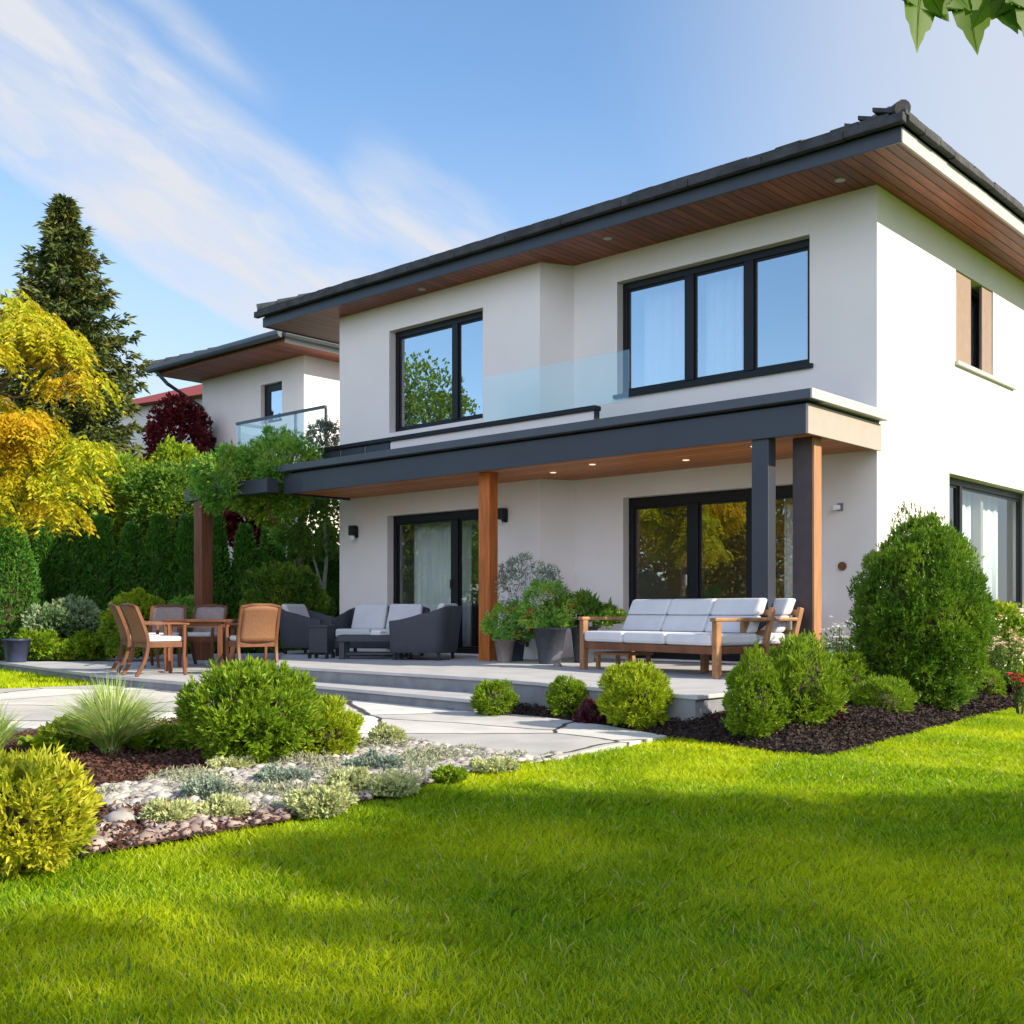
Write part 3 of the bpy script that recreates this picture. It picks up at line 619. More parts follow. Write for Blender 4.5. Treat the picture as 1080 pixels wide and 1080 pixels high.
# tiles: a few overlapping courses near the eaves, each tile its own slightly uneven slab, and hip caps
tb = MB()
def tile_course(mb, a0, a1, fixed, axis, sign, row, tw=0.33, tl=0.36):
    n = int((a1 - a0) / tw)
    for i in range(n):
        a = a0 + i * tw; j = random.uniform(-.012, .012); lift = random.uniform(0, 0.010); out = row * 0.30
        z = TZ + 0.03 + out * pitch; x0, x1 = a + .004, a + tw - .004
        q0 = fixed + sign * (out + j); q1 = fixed + sign * (out + tl)
        zz0 = z + lift; zz1 = z + tl * pitch + 0.006
        th = 0.05
        if axis == 0: vs = [(x0, q0, zz0), (x1, q0, zz0 + random.uniform(-.006, .006)), (x1, q1, zz1), (x0, q1, zz1)]
        else: vs = [(q0, x0, zz0), (q0, x1, zz0 + random.uniform(-.006, .006)), (q1, x1, zz1), (q1, x0, zz1)]
        mb.add(vs + [(v[0], v[1], v[2] + th) for v in vs], [(0, 3, 2, 1), (4, 5, 6, 7), (0, 1, 5, 4), (1, 2, 6, 5), (2, 3, 7, 6), (3, 0, 4, 7)])
for r_ in range(8):
    o_ = r_ * 0.30
    tile_course(tb, xo0 + o_ + .05, xo1 - o_ - 0.02, yo0, 0, 1, r_)
    tile_course(tb, yo0 + o_ + .02, yo1 - o_, xo1, 1, -1, r_)
tb.build('roof_tiles', M['tile'], house, bevel=0.008)['kind'] = 'stuff'
gt = MB()                                                    # thick drip edge under the tiles, in lengths
x = xo0
while x < xo1 - 0.05:
    x2 = min(x + 0.98, xo1); gt.box((x + .003, yo0 - .035, TZ - .055 + random.uniform(-.004, .004)), (x2 - .003, yo0 + .06, TZ + .045)); x = x2
y = yo0 + .08
while y < yo1 - 0.05:
    y2 = min(y + 0.42, yo1); gt.box((xo1 - .06, y + .004, TZ - .03 + random.uniform(-.008, .008)), (xo1 + .02, y2 - .004, TZ + .04)); y = y2
gt.build('gutter', M['tile'], house, bevel=0.01)
def hip(mb, p, q, r=0.08):
    n = int((Vector(q) - Vector(p)).length / 0.36)
    for i in range(n):
        a = Vector(p).lerp(Vector(q), i / n); b = Vector(p).lerp(Vector(q), (i + 1.12) / n)
        mb.tube([a + Vector((0, 0, .012)), b], [r * 1.08, r * 0.92], 12)
for q in (((xo1 - .03, yo0 + .03, TZ + .09), (xo1 - dep_ * .98, ym, rdg + .06)), ((xo0 + .03, yo0 + .03, TZ + .09), (xo0 + dep_ * .98, ym, rdg + .06))):
    hp = MB(); hip(hp, *q); hp.build('hip_cap', M['tile'], house)
for (x, y) in ((-0.25, -0.42), (-3.4, -0.62), (-6.9, -0.68)):
    MB().lathe([(0.045, 0), (0.06, 0.004), (0.06, 0.014)], 16, (x, y, WT - .014)).build('soffit_light', M['white_metal'], house)

# canopy over the terrace
CX0, CX1, CY = -8.85, 0.03, -1.75
cb = MB().prism([(CX0, CY), (CX1, CY), (CX1, -0.004), (XI + .003, -0.004), (XF + .003, YF - .004), (CX0 + .05, YF - .004)], 2.56, 2.80)
cb.build('canopy', M['slate'], house)
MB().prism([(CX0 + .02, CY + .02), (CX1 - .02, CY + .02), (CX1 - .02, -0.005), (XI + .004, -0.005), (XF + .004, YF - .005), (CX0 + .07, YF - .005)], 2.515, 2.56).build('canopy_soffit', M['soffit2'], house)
MB().box((CX0 - .03, CY - .03, 2.49), (CX1, CY, 2.80)).box((CX0 - .03, CY, 2.49), (CX0, YF - .01, 2.80)).build('canopy_fascia', M['slate'], house, bevel=0.004)
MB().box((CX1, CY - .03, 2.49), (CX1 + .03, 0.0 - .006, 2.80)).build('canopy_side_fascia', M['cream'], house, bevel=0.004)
MB().prism([(CX0 - .12, CY - .13), (CX1 + .10, CY - .13), (CX1 + .10, CY + .2), (CX0 - .12, CY + .2)], 2.83, 2.93).box((CX0 - .12, CY + .2, 2.83), (CX0 + .2, YF - .006, 2.93)).build('canopy_capping', M['slate_lt'], house, bevel=0.006)
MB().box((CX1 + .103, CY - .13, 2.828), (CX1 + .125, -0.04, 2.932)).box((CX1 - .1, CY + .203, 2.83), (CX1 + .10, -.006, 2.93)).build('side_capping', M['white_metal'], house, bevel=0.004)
MB().prism([(CX0, CY + .03), (CX1 - .0, CY + .03), (CX1, -0.006), (XI + .005, -0.006), (XF + .005, YF - .006), (CX0, YF - .006)], 2.80, 2.83).build('canopy_gasket', M['black'], house)
for (x, y) in ((-0.9, -1.2), (-2.1, -0.75), (-3.2, -1.2), (-4.1, -0.9)):
    MB().lathe([(0.03, 0), (0.042, 0.002), (0.042, 0.008)], 14, (x, y, 2.506)).build('downlight', M['spot'], house)
# columns
PW = 0.17
cg = MB(); cg.mi = 0; cg.box((-4.87, -1.54, 0.0), (-4.67, -1.37, 2.512)); cg.build('column', M['postwood'], house, bevel=0.008)
cg = MB(); cg.box((-0.31, -1.42, 0.0), (-0.09, -1.24, 2.512)); cg.build('column', mat('brown_grey_column', (0.060, 0.047, 0.050), .5, var=.1), house, bevel=0.006)
MB().box((-0.088, -1.415, 0.0), (-0.062, -1.245, 2.512)).build('column_cladding', mat('clear_pine', (0.36, 0.17, 0.075), .5, var=.15, scale=5, stretch=(6, 6, .5)), house, bevel=0.004)
cg = MB(); cg.box((-0.62, -1.74, 0.0), (-0.42, -1.58, 2.512)); cg.build('column', M['slate'], house, bevel=0.006)
# balcony above the canopy: low parapet, dark rail, frameless glass
MB().box((-7.24, -0.99, 2.835), (-3.34, -0.93, 3.235)).build('parapet', M['stucco'], house)
MB().box((-9.0, -1.03, 3.238), (-3.3, -0.89, 3.30)).box((-3.335, -1.0, 2.94), (-3.30, -0.92, 3.236)).build('rail', M['black'], house, bevel=0.006)
pn = MB()
for a, b in ((-8.95, -8.5), (-8.46, -7.9), (-7.86, -7.3)): pn.box((a, -0.985, 2.86), (b, -0.955, 3.235))
pn.build('railing_panel', M['slate'], house)
MB().box((-5.31, -0.975, 3.302), (-2.80, -0.960, 3.94)).build('glass_balustrade', M['balu'], house)

# curtains (each hangs inside the rooms)
def curtain(x0, x1, y, z0, z1, label, folds=9, amp=0.035):
    mb = MB(); n = folds * 8; g = []
    for i in range(n + 1):
        x = x0 + (x1 - x0) * i / n; a = amp * (0.7 + 0.5 * math.sin(i * 0.37)); yy = y + a * math.sin(i / n * folds * 2 * math.pi) + 0.012 * math.sin(i * 1.3)
        g.append([(x, yy, z0), (x + 0.01 * math.sin(i * .9), yy * 1.0, (z0 + z1) / 2), (x, y + (yy - y) * 0.7, z1)])
    return tag(mb.sheet(g).build('curtain', M['curtain'], smooth=True, solid=0.003), label, 'curtain')
curtain(-7.85, -6.55, YF + .50, 0.02, 2.15, 'pale grey curtain drawn across the left patio door', 11)
curtain(-5.95, -5.68, YF + .50, 0.02, 2.15, 'narrow curtain bunched behind the round column at the left patio door', 4)
curtain(-3.55, -2.75, 0.42, 3.5, 5.2, 'sheer white curtain behind the left pane of the wide upper window', 8)
curtain(-2.55, -2.0, 0.42, 3.5, 5.2, 'sheer white curtain behind the middle pane of the wide upper window', 6)
curtain(-1.40, -1.15, 0.42, 0.02, 2.2, 'white curtain hanging between the two slate columns', 3)
def sidecurtain(y0, y1, x, z0, z1, label, folds):
    c = curtain(y0, y1, 0.0, z0, z1, label, folds); c.rotation_euler = (0, 0, R(90)); c.location = (x, 0, 0); return c
sidecurtain(3.55, 4.2, -0.45, 0.3, 2.4, 'grey curtain in the side window, nearer the middle bar', 6)
sidecurtain(4.5, 5.3, -0.45, 0.3, 2.4, 'grey curtain at the far end of the side window', 6)
# things on the wall
def wall_lamp(x, y, z, label, glassy):
    t = empty('wall_lamp', (x, y, z), 0, label, 'wall lamp')
    MB().box((-.05, -.03, -.09), (.05, 0, .09)).build('backplate', M['black'], t, bevel=0.006)
    MB().prism([(-.06, -.13), (.06, -.13), (.065, -.03), (-.065, -.03)], -.05, .11).build('housing', M['black'], t, bevel=0.01)
    MB().lathe([(0.02, 0), (0.045, 0.02), (0.045, 0.06), (0.03, 0.09)], 14, (0, -.085, -.14)).build('bulb', M['white'] if not glassy else M['balu'], t, smooth=True)
wall_lamp(-8.71, YF, 1.95, 'black wall lamp left of the curtained patio door', False)
wall_lamp(-5.38, YF, 2.03, 'black wall lamp with a glass bulb beside the orange wooden column', True)
t = empty('security_camera', (-0.45, 0, 1.88), 0, 'small security camera on the wall right of the columns', 'security camera')
MB().box((-.03, -.02, -.04), (.04, 0, .05)).build('bracket', M['riser'], t, bevel=0.004)
MB().tube([(-.05, -.11, -.01), (0.0, -.03, .0)], 0.03, 12).build('body', M['white'], t)
t = empty('doorbell', (-0.42, 0, 1.19), 0, 'small round bronze disc on the wall below the camera', 'doorbell')
MB().tube([(0, -.025, 0), (0, 0, 0)], 0.05, 18).build('body', M['teak'], t)

# ================================================================= NEIGHBOUR HOUSE
K = 1.3
def sib(x, y): return (CAMP[0] + K * (x - CAMP[0]), CAMP[1] + K * (y - CAMP[1]))
nx0, ny = sib(-15.30, 0.80); nx1, _ = sib(-11.77, 0.80)
NZ = 0.68 + 4.88 * K
nh = empty('neighbour_house', (0, 0, 0), 0, 'smaller white house behind the hedge with dark roof and glass balcony', 'house')
nb = MB(); wz0 = zat(441, 27.8); wz1 = zat(398, 27.8)
NWX = (nx0 + (nx1 - nx0) * 0.60, nx0 + (nx1 - nx0) * 0.80)
wallrun(nb, (nx0, ny), (nx1 - .3, ny), -0.6, NZ, [(NWX[0] - nx0, NWX[1] - nx0, wz0, wz1)], 0.3)
wallrun(nb, (nx1, ny), (nx1, ny + 7), -0.6, NZ, [], 0.3)
wallrun(nb, (nx1 - .3, ny + 7), (nx0, ny + 7), -0.6, NZ, [], -0.3); wallrun(nb, (nx0, ny + 6.7), (nx0, ny + .3), -0.6, NZ, [], 0.3)
nb.build('wall', M['stucco'], nh)
wf = MB(); a, b = NWX
wf.box((a, ny + .12, wz0), (a + .22, ny + .2, wz1)); wf.box((b - .08, ny + .12, wz0), (b, ny + .2, wz1)); wf.box((a + .22, ny + .12, wz1 - .18), (b - .08, ny + .2, wz1)); wf.box((a + .22, ny + .12, wz0), (b - .08, ny + .2, wz0 + .1))
wf = wf.build('window', M['black'], nh); MB().box((a + .1, ny + .15, wz0 + .05), (b - .05, ny + .16, wz1 - .1)).build('pane', M['glass_up'], wf)
e0x, e1x, e0y, e1y = nx0 - .35, nx1 + .75, ny - 1.15, ny + 7.8
MB().box((e0x, e0y, NZ), (e1x, e1y, NZ + .03)).build('soffit', M['soffit'], nh)
MB().box((e0x - .03, e0y - .03, NZ - .01), (e1x + .03, e0y, NZ + .16)).build('fascia', M['postdark'], nh)
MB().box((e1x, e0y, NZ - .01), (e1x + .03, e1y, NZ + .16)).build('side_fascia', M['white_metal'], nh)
nr = MB(); d2 = (e1x - e0x) / 2 + .1; x0, x1, y0, y1 = e0x - .15, e1x + .12, e0y - .12, e1y + .1; rz = NZ + .2 + d2 * pitch
nr.add([(x0, y0, NZ + .2), (x1, y0, NZ + .2), (x1, y1, NZ + .2), (x0, y1, NZ + .2), ((x0 + x1) / 2, y0 + d2, rz), ((x0 + x1) / 2, y1 - d2, rz)], [(0, 1, 4), (1, 2, 5, 4), (2, 3, 5), (3, 0, 4, 5), (0, 3, 2, 1)])
nr.build('roof', M['tile'], nh)
nt_ = MB(); TZs = TZ; TZ = NZ + .17
for r_ in range(5):
    tile_course(nt_, x0 + r_ * .3, x1 - r_ * .3, y0, 0, 1, r_, 0.34); tile_course(nt_, y0 + r_ * .3, y1 - r_ * .3, x1, 1, -1, r_, 0.34)
TZ = TZs
nt_.build('roof_tiles', M['tile'], nh, bevel=0.01)['kind'] = 'stuff'
g2 = MB().tube([(x0, y0 - .06, NZ + .16), (x1, y0 - .06, NZ + .16)], 0.10, 10); g2.tube([(x1 + .06, y0, NZ + .16), (x1 + .06, y1, NZ + .16)], 0.07, 10); g2.build('gutter', M['slate_lt'], nh)
for hx in (x1 - .03, x0 + .03): hp = MB(); hip(hp, (hx, y0 + .03, NZ + .27), ((x0 + x1) / 2, y0 + d2, rz + .05), .12); hp.build('hip_cap', M['tile'], nh)
MB().tube([(x0 + .3, y0 - .05, NZ + .1), (x0 + .5, y0 + .2, NZ - .25), (nx0 + .1, ny - .08, NZ - .75), (nx0 + .1, ny - .08, -0.4)], 0.05, 8).build('downpipe', M['slate'], nh)
# balcony of the neighbour
bd = 26.2; bx0, by0 = atd(250, bd); bx1, by1 = atd(300, bd); bx2, by2 = atd(366, bd - .3)
bt = zat(447, bd); bbm = zat(486, bd)
bg_ = MB().box((bx0, by0, bbm), (bx0 + 3.3, by0 + .03, bt - .03)).box((bx0, by0 + .03, bbm), (bx0 + .03, ny - .01, bt - .03)); bg_.build('balcony_glass', M['balu'], nh)
MB().box((bx0 - .03, by0 - .02, bt - .03), (bx0 + 3.33, by0 + .05, bt + .03)).box((bx0 - .03, by0 + .05, bt - .03), (bx0 + .05, ny - .01, bt + .03)).build('balcony_rail', M['slate'], nh)
for dx in (0.0, 1.1, 2.2, 3.28): MB().box((bx0 + dx - .02, by0 + .032, bbm - .1), (bx0 + dx + .03, by0 + .08, bt - .03)).build('balcony_post', M['slate'], nh)
MB().box((bx0 - .05, by0 - .05, bbm - .3), (bx0 + 3.4, ny - .01, bbm - .1)).build('balcony_slab', M['stucco'], nh)
# red roofed house further off
rd = 46.0; rx, ry = atd(192, rd); z0 = zat(440, rd); z1 = zat(416, rd)
rh = empty('red_roofed_house', (rx, ry, 0), R(10), 'distant white house with a red tiled roof left of the neighbour', 'house')
MB().box((-2.5, -2.5, -1), (7, 4, z0)).build('wall', M['stucco'], rh)
MB().add([(-3.4, -3, z0), (7.6, -3, z0), (7.6, 4.6, z0), (-3.4, 4.6, z0), (1.5, .8, z1 + .6), (4, .8, z1 + .6)], [(0, 1, 5, 4), (1, 2, 5), (2, 3, 4, 5), (3, 0, 4), (0, 3, 2, 1)]).build('roof', M['redtile'], rh)

# ================================================================= PERGOLA
pg = empty('pergola', (-10.9, -1.95, 0), 0, 'dark beamed pergola on a brown wooden post beside the terrace', 'pergola')
MB().box((-.11, -.11, -.16), (.13, .11, 2.50)).build('post', M['postdark'], pg, bevel=0.012)
MB().box((-.35, -.13, 2.505), (2.0, .09, 2.72)).build('beam', M['slate'], pg, bevel=0.006)
MB().box((-.12, .095, 2.505), (.08, 2.6, 2.70)).build('cross_beam', M['slate'], pg, bevel=0.006)
rb = MB()
for k in range(4): rb.box((-.3, .5 + k * .55, 2.725), (2.1, .56 + k * .55, 2.80))
rb.build('rafter', M['postdark'], pg)

# ================================================================= FURNITURE
def curve_pts(pts, n=10):
    out = []; P = [Vector(p) for p in pts]; P = [P[0]] + P + [P[-1]]
    for i in range(1, len(P) - 2):
        for k in range(n):
            t = k / n; out.append(0.5 * ((2 * P[i]) + (P[i + 1] - P[i - 1]) * t + (2 * P[i - 1] - 5 * P[i] + 4 * P[i + 1] - P[i + 2]) * t * t + (3 * P[i] - P[i - 1] - 3 * P[i + 1] + P[i + 2]) * t ** 3))
    out.append(P[-2]); return [tuple(v) for v in out]
def teak_chair(loc, rz, label, back='wicker'):
    """faces -Y; origin on the floor under its centre"""
    t = empty('dining_chair', loc, rz, label, 'chair', 'teak dining chairs on the lower patio')
    for sx in (-1, 1):
        MB().tube(curve_pts([(sx * .25, -.27, 0), (sx * .255, -.25, .22), (sx * .26, -.255, .45), (sx * .265, -.25, .64)], 5), [.026] * 15 + [.03], 4, 1.1).build('leg', M['teak'], t, bevel=.006)
        MB().tube(curve_pts([(sx * .24, .36, 0), (sx * .245, .25, .22), (sx * .25, .22, .44), (sx * .25, .28, .66), (sx * .245, .37, .88)], 5), .028, 4, 1.15).build('leg', M['teak'], t, bevel=.006)
        MB().tube(curve_pts([(sx * .265, -.31, .655), (sx * .29, -.1, .665), (sx * .28, .1, .655), (sx * .25, .27, .66)], 5), .034, 4, .55).build('armrest', M['teak'], t, bevel=.006)
    MB().box((-.25, -.26, .36), (.25, -.225, .43)).box((-.25, .20, .36), (.25, .235, .43)).box((-.26, -.225, .36), (-.23, .20, .43)).box((.23, -.225, .36), (.26, .20, .43)).build('seat_frame', M['teak'], t, bevel=.004)
    MB().box((-.235, -.25, .432), (.235, .21, .50)).build('cushion', M['cushion'], t, bevel=.025)
    g = []
    for j in range(9):
        u = j / 8; z = .43 + u * .44; y = .225 + .15 * u ** 1.6; row = []
        for i in range(9):
            s = i / 8 * 2 - 1; row.append((s * .235, y + .045 * (1 - s * s), z + .02 * (1 - s * s) * u))
        g.append(row)
    MB().sheet(g).build('backrest', M[back], t, smooth=True, solid=.022)
    MB().tube([(-.25, .375, .875), (-.12, .41, .90), (.12, .41, .90), (.25, .375, .875)], .022, 6).build('top_rail', M['teak'], t, bevel=.004)
    return t
def face(dx, dy): return math.atan2(dy, dx) + math.pi / 2          # rz so that local -Y looks along (dx,dy)
def rf_(r, f): return (r * RGT[0] + f * FWD[0], r * RGT[1] + f * FWD[1])
def place(px, d, z): x, y = atd(px, d); return (x, y, z)
teak_chair(place(166, 14.25, -.16), face(*rf_(1, .80)), 'teak armchair with wicker back and white cushion at the left side of the table')
teak_chair(place(150, 15.2, -.16), face(*rf_(1, .55)), 'teak armchair half hidden behind the left wicker chair')
teak_chair(place(266, 14.45, -.16), face(*rf_(-.50, .87)), 'teak armchair with honey wicker back turned to the viewer, right of the table')
teak_chair(place(174, 16.4, -.16), face(*rf_(.15, -1)), 'teak chair with brown sling back on the far side of the table', 'taupe')
teak_chair(place(213, 16.7, -.16), face(*rf_(-.1, -1)), 'teak chair with grey sling back next to the wooden pergola post', 'taupe')
tx, ty, _ = place(213, 15.45, 0)
tt = empty('dining_table', (tx, ty, -.16), face(*rf_(0, 1)), 'low teak dining table between the wicker chairs', 'table')
MB().box((-.42, -.42, .67), (.42, .42, .705)).build('tabletop', M['teak'], tt, bevel=.008)
MB().box((-.37, -.37, .60), (.37, .37, .668)).build('apron', M['teak'], tt)
for sx in (-1, 1):
    for sy in (-1, 1): MB().box((sx * .34 - .03, sy * .34 - .03, 0), (sx * .34 + .03, sy * .34 + .03, .60)).build('leg', M['teak'], tt, bevel=.005)

def rattan_seat(name, loc, rz, wd, label, cat, cush=1):
    """tub-shaped rattan seat facing -Y; shell slopes from the back down to the arms"""
    t = empty(name, loc, rz, label, cat)
    hw = wd / 2; dp = .36; path_ = []; r = .16
    path_ += [(-hw, -dp + k * (2 * dp - r) / 8) for k in range(9)]
    path_ += [(-hw + r - r * math.cos(a), dp - r + r * math.sin(a)) for a in [R(v) for v in (22, 45, 68, 90)]]
    path_ += [(-hw + r + (wd - 2 * r) * k / 8, dp) for k in range(1, 8)]
    path_ += [(hw - r + r * math.cos(a), dp - r + r * math.sin(a)) for a in [R(v) for v in (90, 68, 45, 22)]]
    path_ += [(hw, dp - r - k * (2 * dp - r) / 8) for k in range(9)]
    g = []; n = len(path_)
    for i, (x, y) in enumerate(path_):
        u = (y + dp) / (2 * dp); top = .53 + .20 * (u ** 1.5) ; lean = .07 * u
        out = Vector((x / hw if abs(abs(x) - hw) < .05 else 0, u * .8 if y > 0.1 else 0))
        g.append([(x + out.x * .045 * v, y + out.y * .10 * v, .10 + (top - .10) * v) for v in (0, .25, .5, .75, 1)])
    MB().sheet(g).build('shell', M['rattan'], t, smooth=True, solid=.055, bevel=.012)
    MB().box((-hw + .03, -dp + .0, .12), (hw - .03, dp - .03, .27)).build('seat_base', M['rattan'], t, bevel=.01)
    cw = (wd - .08) / cush
    for k in range(cush):
        x0 = -hw + .04 + k * cw
        MB().box((x0 + .005, -dp - .01, .272), (x0 + cw - .005, dp - .12, .40)).build('seat_cushion', M['cushion'], t, bevel=.03)
        MB().add([(x0 + .01, dp - .22, .39), (x0 + cw - .01, dp - .22, .39), (x0 + cw - .01, dp - .08, .39), (x0 + .01, dp - .08, .39),
                  (x0 + .02, dp - .06, .77), (x0 + cw - .02, dp - .06, .77), (x0 + cw - .02, dp + .03, .76), (x0 + .02, dp + .03, .76)],
                 [(0, 3, 2, 1), (4, 5, 6, 7), (0, 1, 5, 4), (1, 2, 6, 5), (2, 3, 7, 6), (3, 0, 4, 7)]).build('back_cushion', M['cushion'], t, bevel=.03)
    for sx in (-1, 1):
        for y in (-dp + .04, dp - .06): MB().box((sx * (hw - .06) - .02, y - .02, 0), (sx * (hw - .06) + .02, y + .02, .12)).build('leg', M['black'], t)
    return t
rattan_seat('rattan_armchair', place(448, 15.15, 0), face(*rf_(-.97, .25)), .74, 'dark rattan armchair seen from its back, in front of the left patio door', 'armchair')
rattan_seat('rattan_armchair', place(330, 17.1, 0), face(*rf_(.95, -.3)), .76, 'dark rattan armchair at the left end, facing the coffee table', 'armchair')
rattan_seat('rattan_loveseat', place(401, 16.3, 0), face(*rf_(-.30, -1)), 1.20, 'dark rattan loveseat with two white back cushions behind the coffee table', 'sofa', 2)
cx_, cy_, _ = place(392, 15.35, 0)
ct = empty('coffee_table', (cx_, cy_, 0), face(*rf_(0, 1)), 'low dark rattan coffee table between the rattan seats', 'coffee table')
MB().box((-.44, -.28, .24), (.44, .28, .33)).build('tabletop', M['rattan'], ct, bevel=.012)
for sx in (-1, 1):
    for sy in (-1, 1): MB().box((sx * .38 - .035, sy * .22 - .035, 0), (sx * .38 + .035, sy * .22 + .035, .24)).build('leg', M['rattan'], ct)
MB().box((-.34, -.2, .06), (.34, .2, .09)).build('shelf', M['rattan'], ct)
x, y, _ = place(339, 15.5, 0)
st_ = empty('side_table', (x, y, 0), face(*rf_(.2, 1)), 'square dark rattan side table left of the coffee table', 'side table')
MB().box((-.15, -.15, .43), (.15, .15, .47)).build('tabletop', M['rattan'], st_, bevel=.006)
MB().box((-.135, -.135, .08), (.135, .135, .43)).build('body', M['rattan'], st_, bevel=.006)
for sx in (-1, 1):
    for sy in (-1, 1): MB().box((sx * .125 - .02, sy * .125 - .02, 0), (sx * .125 + .02, sy * .125 + .02, .08)).build('leg', M['black'], st_)
x, y, _ = place(399, 15.3, .33)
bk = MB().box((-.10, -.07, 0), (.10, .07, .035)).box((-.09, -.06, .036), (.11, .075, .06)); tag(bk.build('folded_cloth', M['white'], loc=(x, y, .331), bevel=.006), 'white folded cloth lying on the rattan coffee table', 'cloth')

def teak_sofa(name, loc, rz, wd, ncush, label, cat, dp=.40):
    """faces -Y, front at -dp"""
    t = empty(name, loc, rz, label, cat); hw = wd / 2
    for sx in (-1, 1):
        MB().box((sx * hw - .035, -dp, 0), (sx * hw + .035, -dp + .075, .56)).build('leg', M['teak_lt'], t, bevel=.01)
        MB().tube([(sx * hw, dp - .02, 0), (sx * hw, dp - .06, .35), (sx * hw, dp + .04, .70)], .036, 4, 1.1).build('leg', M['teak_lt'], t, bevel=.008)
        MB().box((sx * hw - .045, -dp - .02, .56), (sx * hw + .045, dp - .03, .60)).build('armrest', M['teak_lt'], t, bevel=.012)
    MB().box((-hw + .035, -dp + .01, .235), (hw - .035, -dp + .05, .315)).box((-hw + .035, dp - .1, .235), (hw - .035, dp - .06, .315)).box((-hw - .02, -dp + .075, .24), (-hw + .02, dp - .06, .31)).box((hw - .02, -dp + .075, .24), (hw + .02, dp - .06, .31)).build('seat_frame', M['teak'], t, bevel=.006)
    MB().box((-hw + .02, dp - .0, .62), (hw - .02, dp + .035, .68)).box((-hw + .02, dp - .04, .42), (hw - .02, dp - .005, .47)).build('back_frame', M['teak_lt'], t, bevel=.006)
    cw = (wd - .08) / ncush
    for k in range(ncush):
        x0 = -hw + .04 + k * cw
        MB().box((x0 + .004, -dp - .005, .318), (x0 + cw - .004, dp - .12, .44)).build('seat_cushion', M['cushion'], t, bevel=.035)
        for (za, zb, ya, yb) in ((.44, .62, dp - .26, dp - .17), (.622, .80, dp - .17, dp - .08)):      # two stitched channels
            MB().add([(x0 + .006, ya, za), (x0 + cw - .006, ya, za), (x0 + cw - .006, ya + .13, za), (x0 + .006, ya + .13, za),
                      (x0 + .006, yb, zb), (x0 + cw - .006, yb, zb), (x0 + cw - .006, yb + .12, zb), (x0 + .006, yb + .12, zb)],
                     [(0, 3, 2, 1), (4, 5, 6, 7), (0, 1, 5, 4), (1, 2, 6, 5), (2, 3, 7, 6), (3, 0, 4, 7)]).build('back_cushion', M['cushion'], t, bevel=.03)
    return t
pl = G(613, 706, 0); pr = G(753, 716, 0); dv = (pr[0] - pl[0], pr[1] - pl[1]); Ls = math.hypot(*dv); u = (dv[0] / Ls, dv[1] / Ls); nrm = (-u[1], u[0])
Wd = min(Ls, 2.1)
teak_sofa('garden_sofa', (pl[0] + u[0] * Ls / 2 + nrm[0] * .40, pl[1] + u[1] * Ls / 2 + nrm[1] * .40, 0), math.atan2(u[1], u[0]), Wd, 3, 'long teak sofa with white cushions on the terrace in front of the wide glass door', 'sofa')
x, y, _ = place(790, 11.75, 0)
teak_sofa('garden_armchair', (x, y, 0), face(*rf_(-.95, -.45)), .70, 1, 'teak armchair with pale cushions at the right end of the long sofa', 'armchair', .36)
x, y, _ = place(722, 13.3, 0)
tt = empty('low_teak_table', (x - .1, y - 1.1, 0), R(-8), 'small low teak table under the front of the long sofa', 'table')
MB().box((-.28, -.2, .17), (.28, .2, .2)).build('tabletop', M['teak_lt'], tt, bevel=.006)
for sx in (-1, 1):
    for sy in (-1, 1): MB().box((sx * .24 - .02, sy * .16 - .02, 0), (sx * .24 + .02, sy * .16 + .02, .17)).build('leg', M['teak_lt'], tt)
x, y, _ = place(833, 13.0, 0)
bt_ = empty('bistro_table', (x, y, 0), 0, 'small round white table on a steel stem between the slate columns', 'table')
MB().lathe([(0.16, 0), (.17, .01), (.17, .03), (.15, .04)], 28, (0, 0, .70)).build('tabletop', M['white'], bt_)
MB().lathe([(.17, 0), (.16, .02), (.025, .04), (.025, .70)], 20).build('stem', M['chrome'], bt_)
x, y = G(588, 703, 0)
ln = empty('terrace_ornament', (x, y, 0), 0.3, 'small pinkish stone bird ornament on the terrace by the sofa leg', 'ornament')
MB().lathe([(.05, 0), (.055, .02), (.03, .04), (.02, .06)], 12).build('foot', M['clay'], ln)
MB().tube([(-.08, 0, .07), (-.03, 0, .09), (.03, 0, .12), (.05, 0, .17), (.09, 0, .175)], [.012, .04, .045, .028, .004], 10).build('body', M['cream'], ln, smooth=True)

# ================================================================= PLANTS
LM = {}
LM['thuja'] = leafmat('thuja_green', (0.035, 0.11, 0.008), (0.13, 0.25, 0.015), (0.19, 0.31, 0.018), .30)
LM['thuja_d'] = leafmat('thuja_dark', (0.030, 0.11, 0.012), (0.12, 0.29, 0.028), (0.06, 0.18, 0.018), .25)
LM['lime'] = leafmat('lime_green', (0.18, 0.28, 0.008), (0.46, 0.52, 0.02), (0.34, 0.44, 0.015), .35)
LM['green'] = leafmat('fresh_green', (0.08, 0.18, 0.008), (0.29, 0.40, 0.018), (0.20, 0.33, 0.015), .35)
LM['gold'] = leafmat('golden_leaf', (0.34, 0.38, 0.015), (0.70, 0.64, 0.05), (0.24, 0.33, 0.015), .35)
LM['yellow'] = leafmat('yellow_autumn_leaf', (0.24, 0.36, 0.012), (0.66, 0.58, 0.02), (0.58, 0.38, 0.012), .45, clump=.9)
LM['spruce'] = leafmat('spruce_needles', (0.030, 0.060, 0.020), (0.11, 0.14, 0.03), (0.17, 0.18, 0.035), .15, clump=.9)
LM['red'] = leafmat('red_maple_leaf', (0.07, 0.008, 0.012), (0.24, 0.022, 0.025), (0.10, 0.014, 0.022), .35)
LM['fern'] = leafmat('bright_green_leaf', (0.09, 0.27, 0.030), (0.26, 0.52, 0.08), (0.36, 0.52, 0.07), .4)
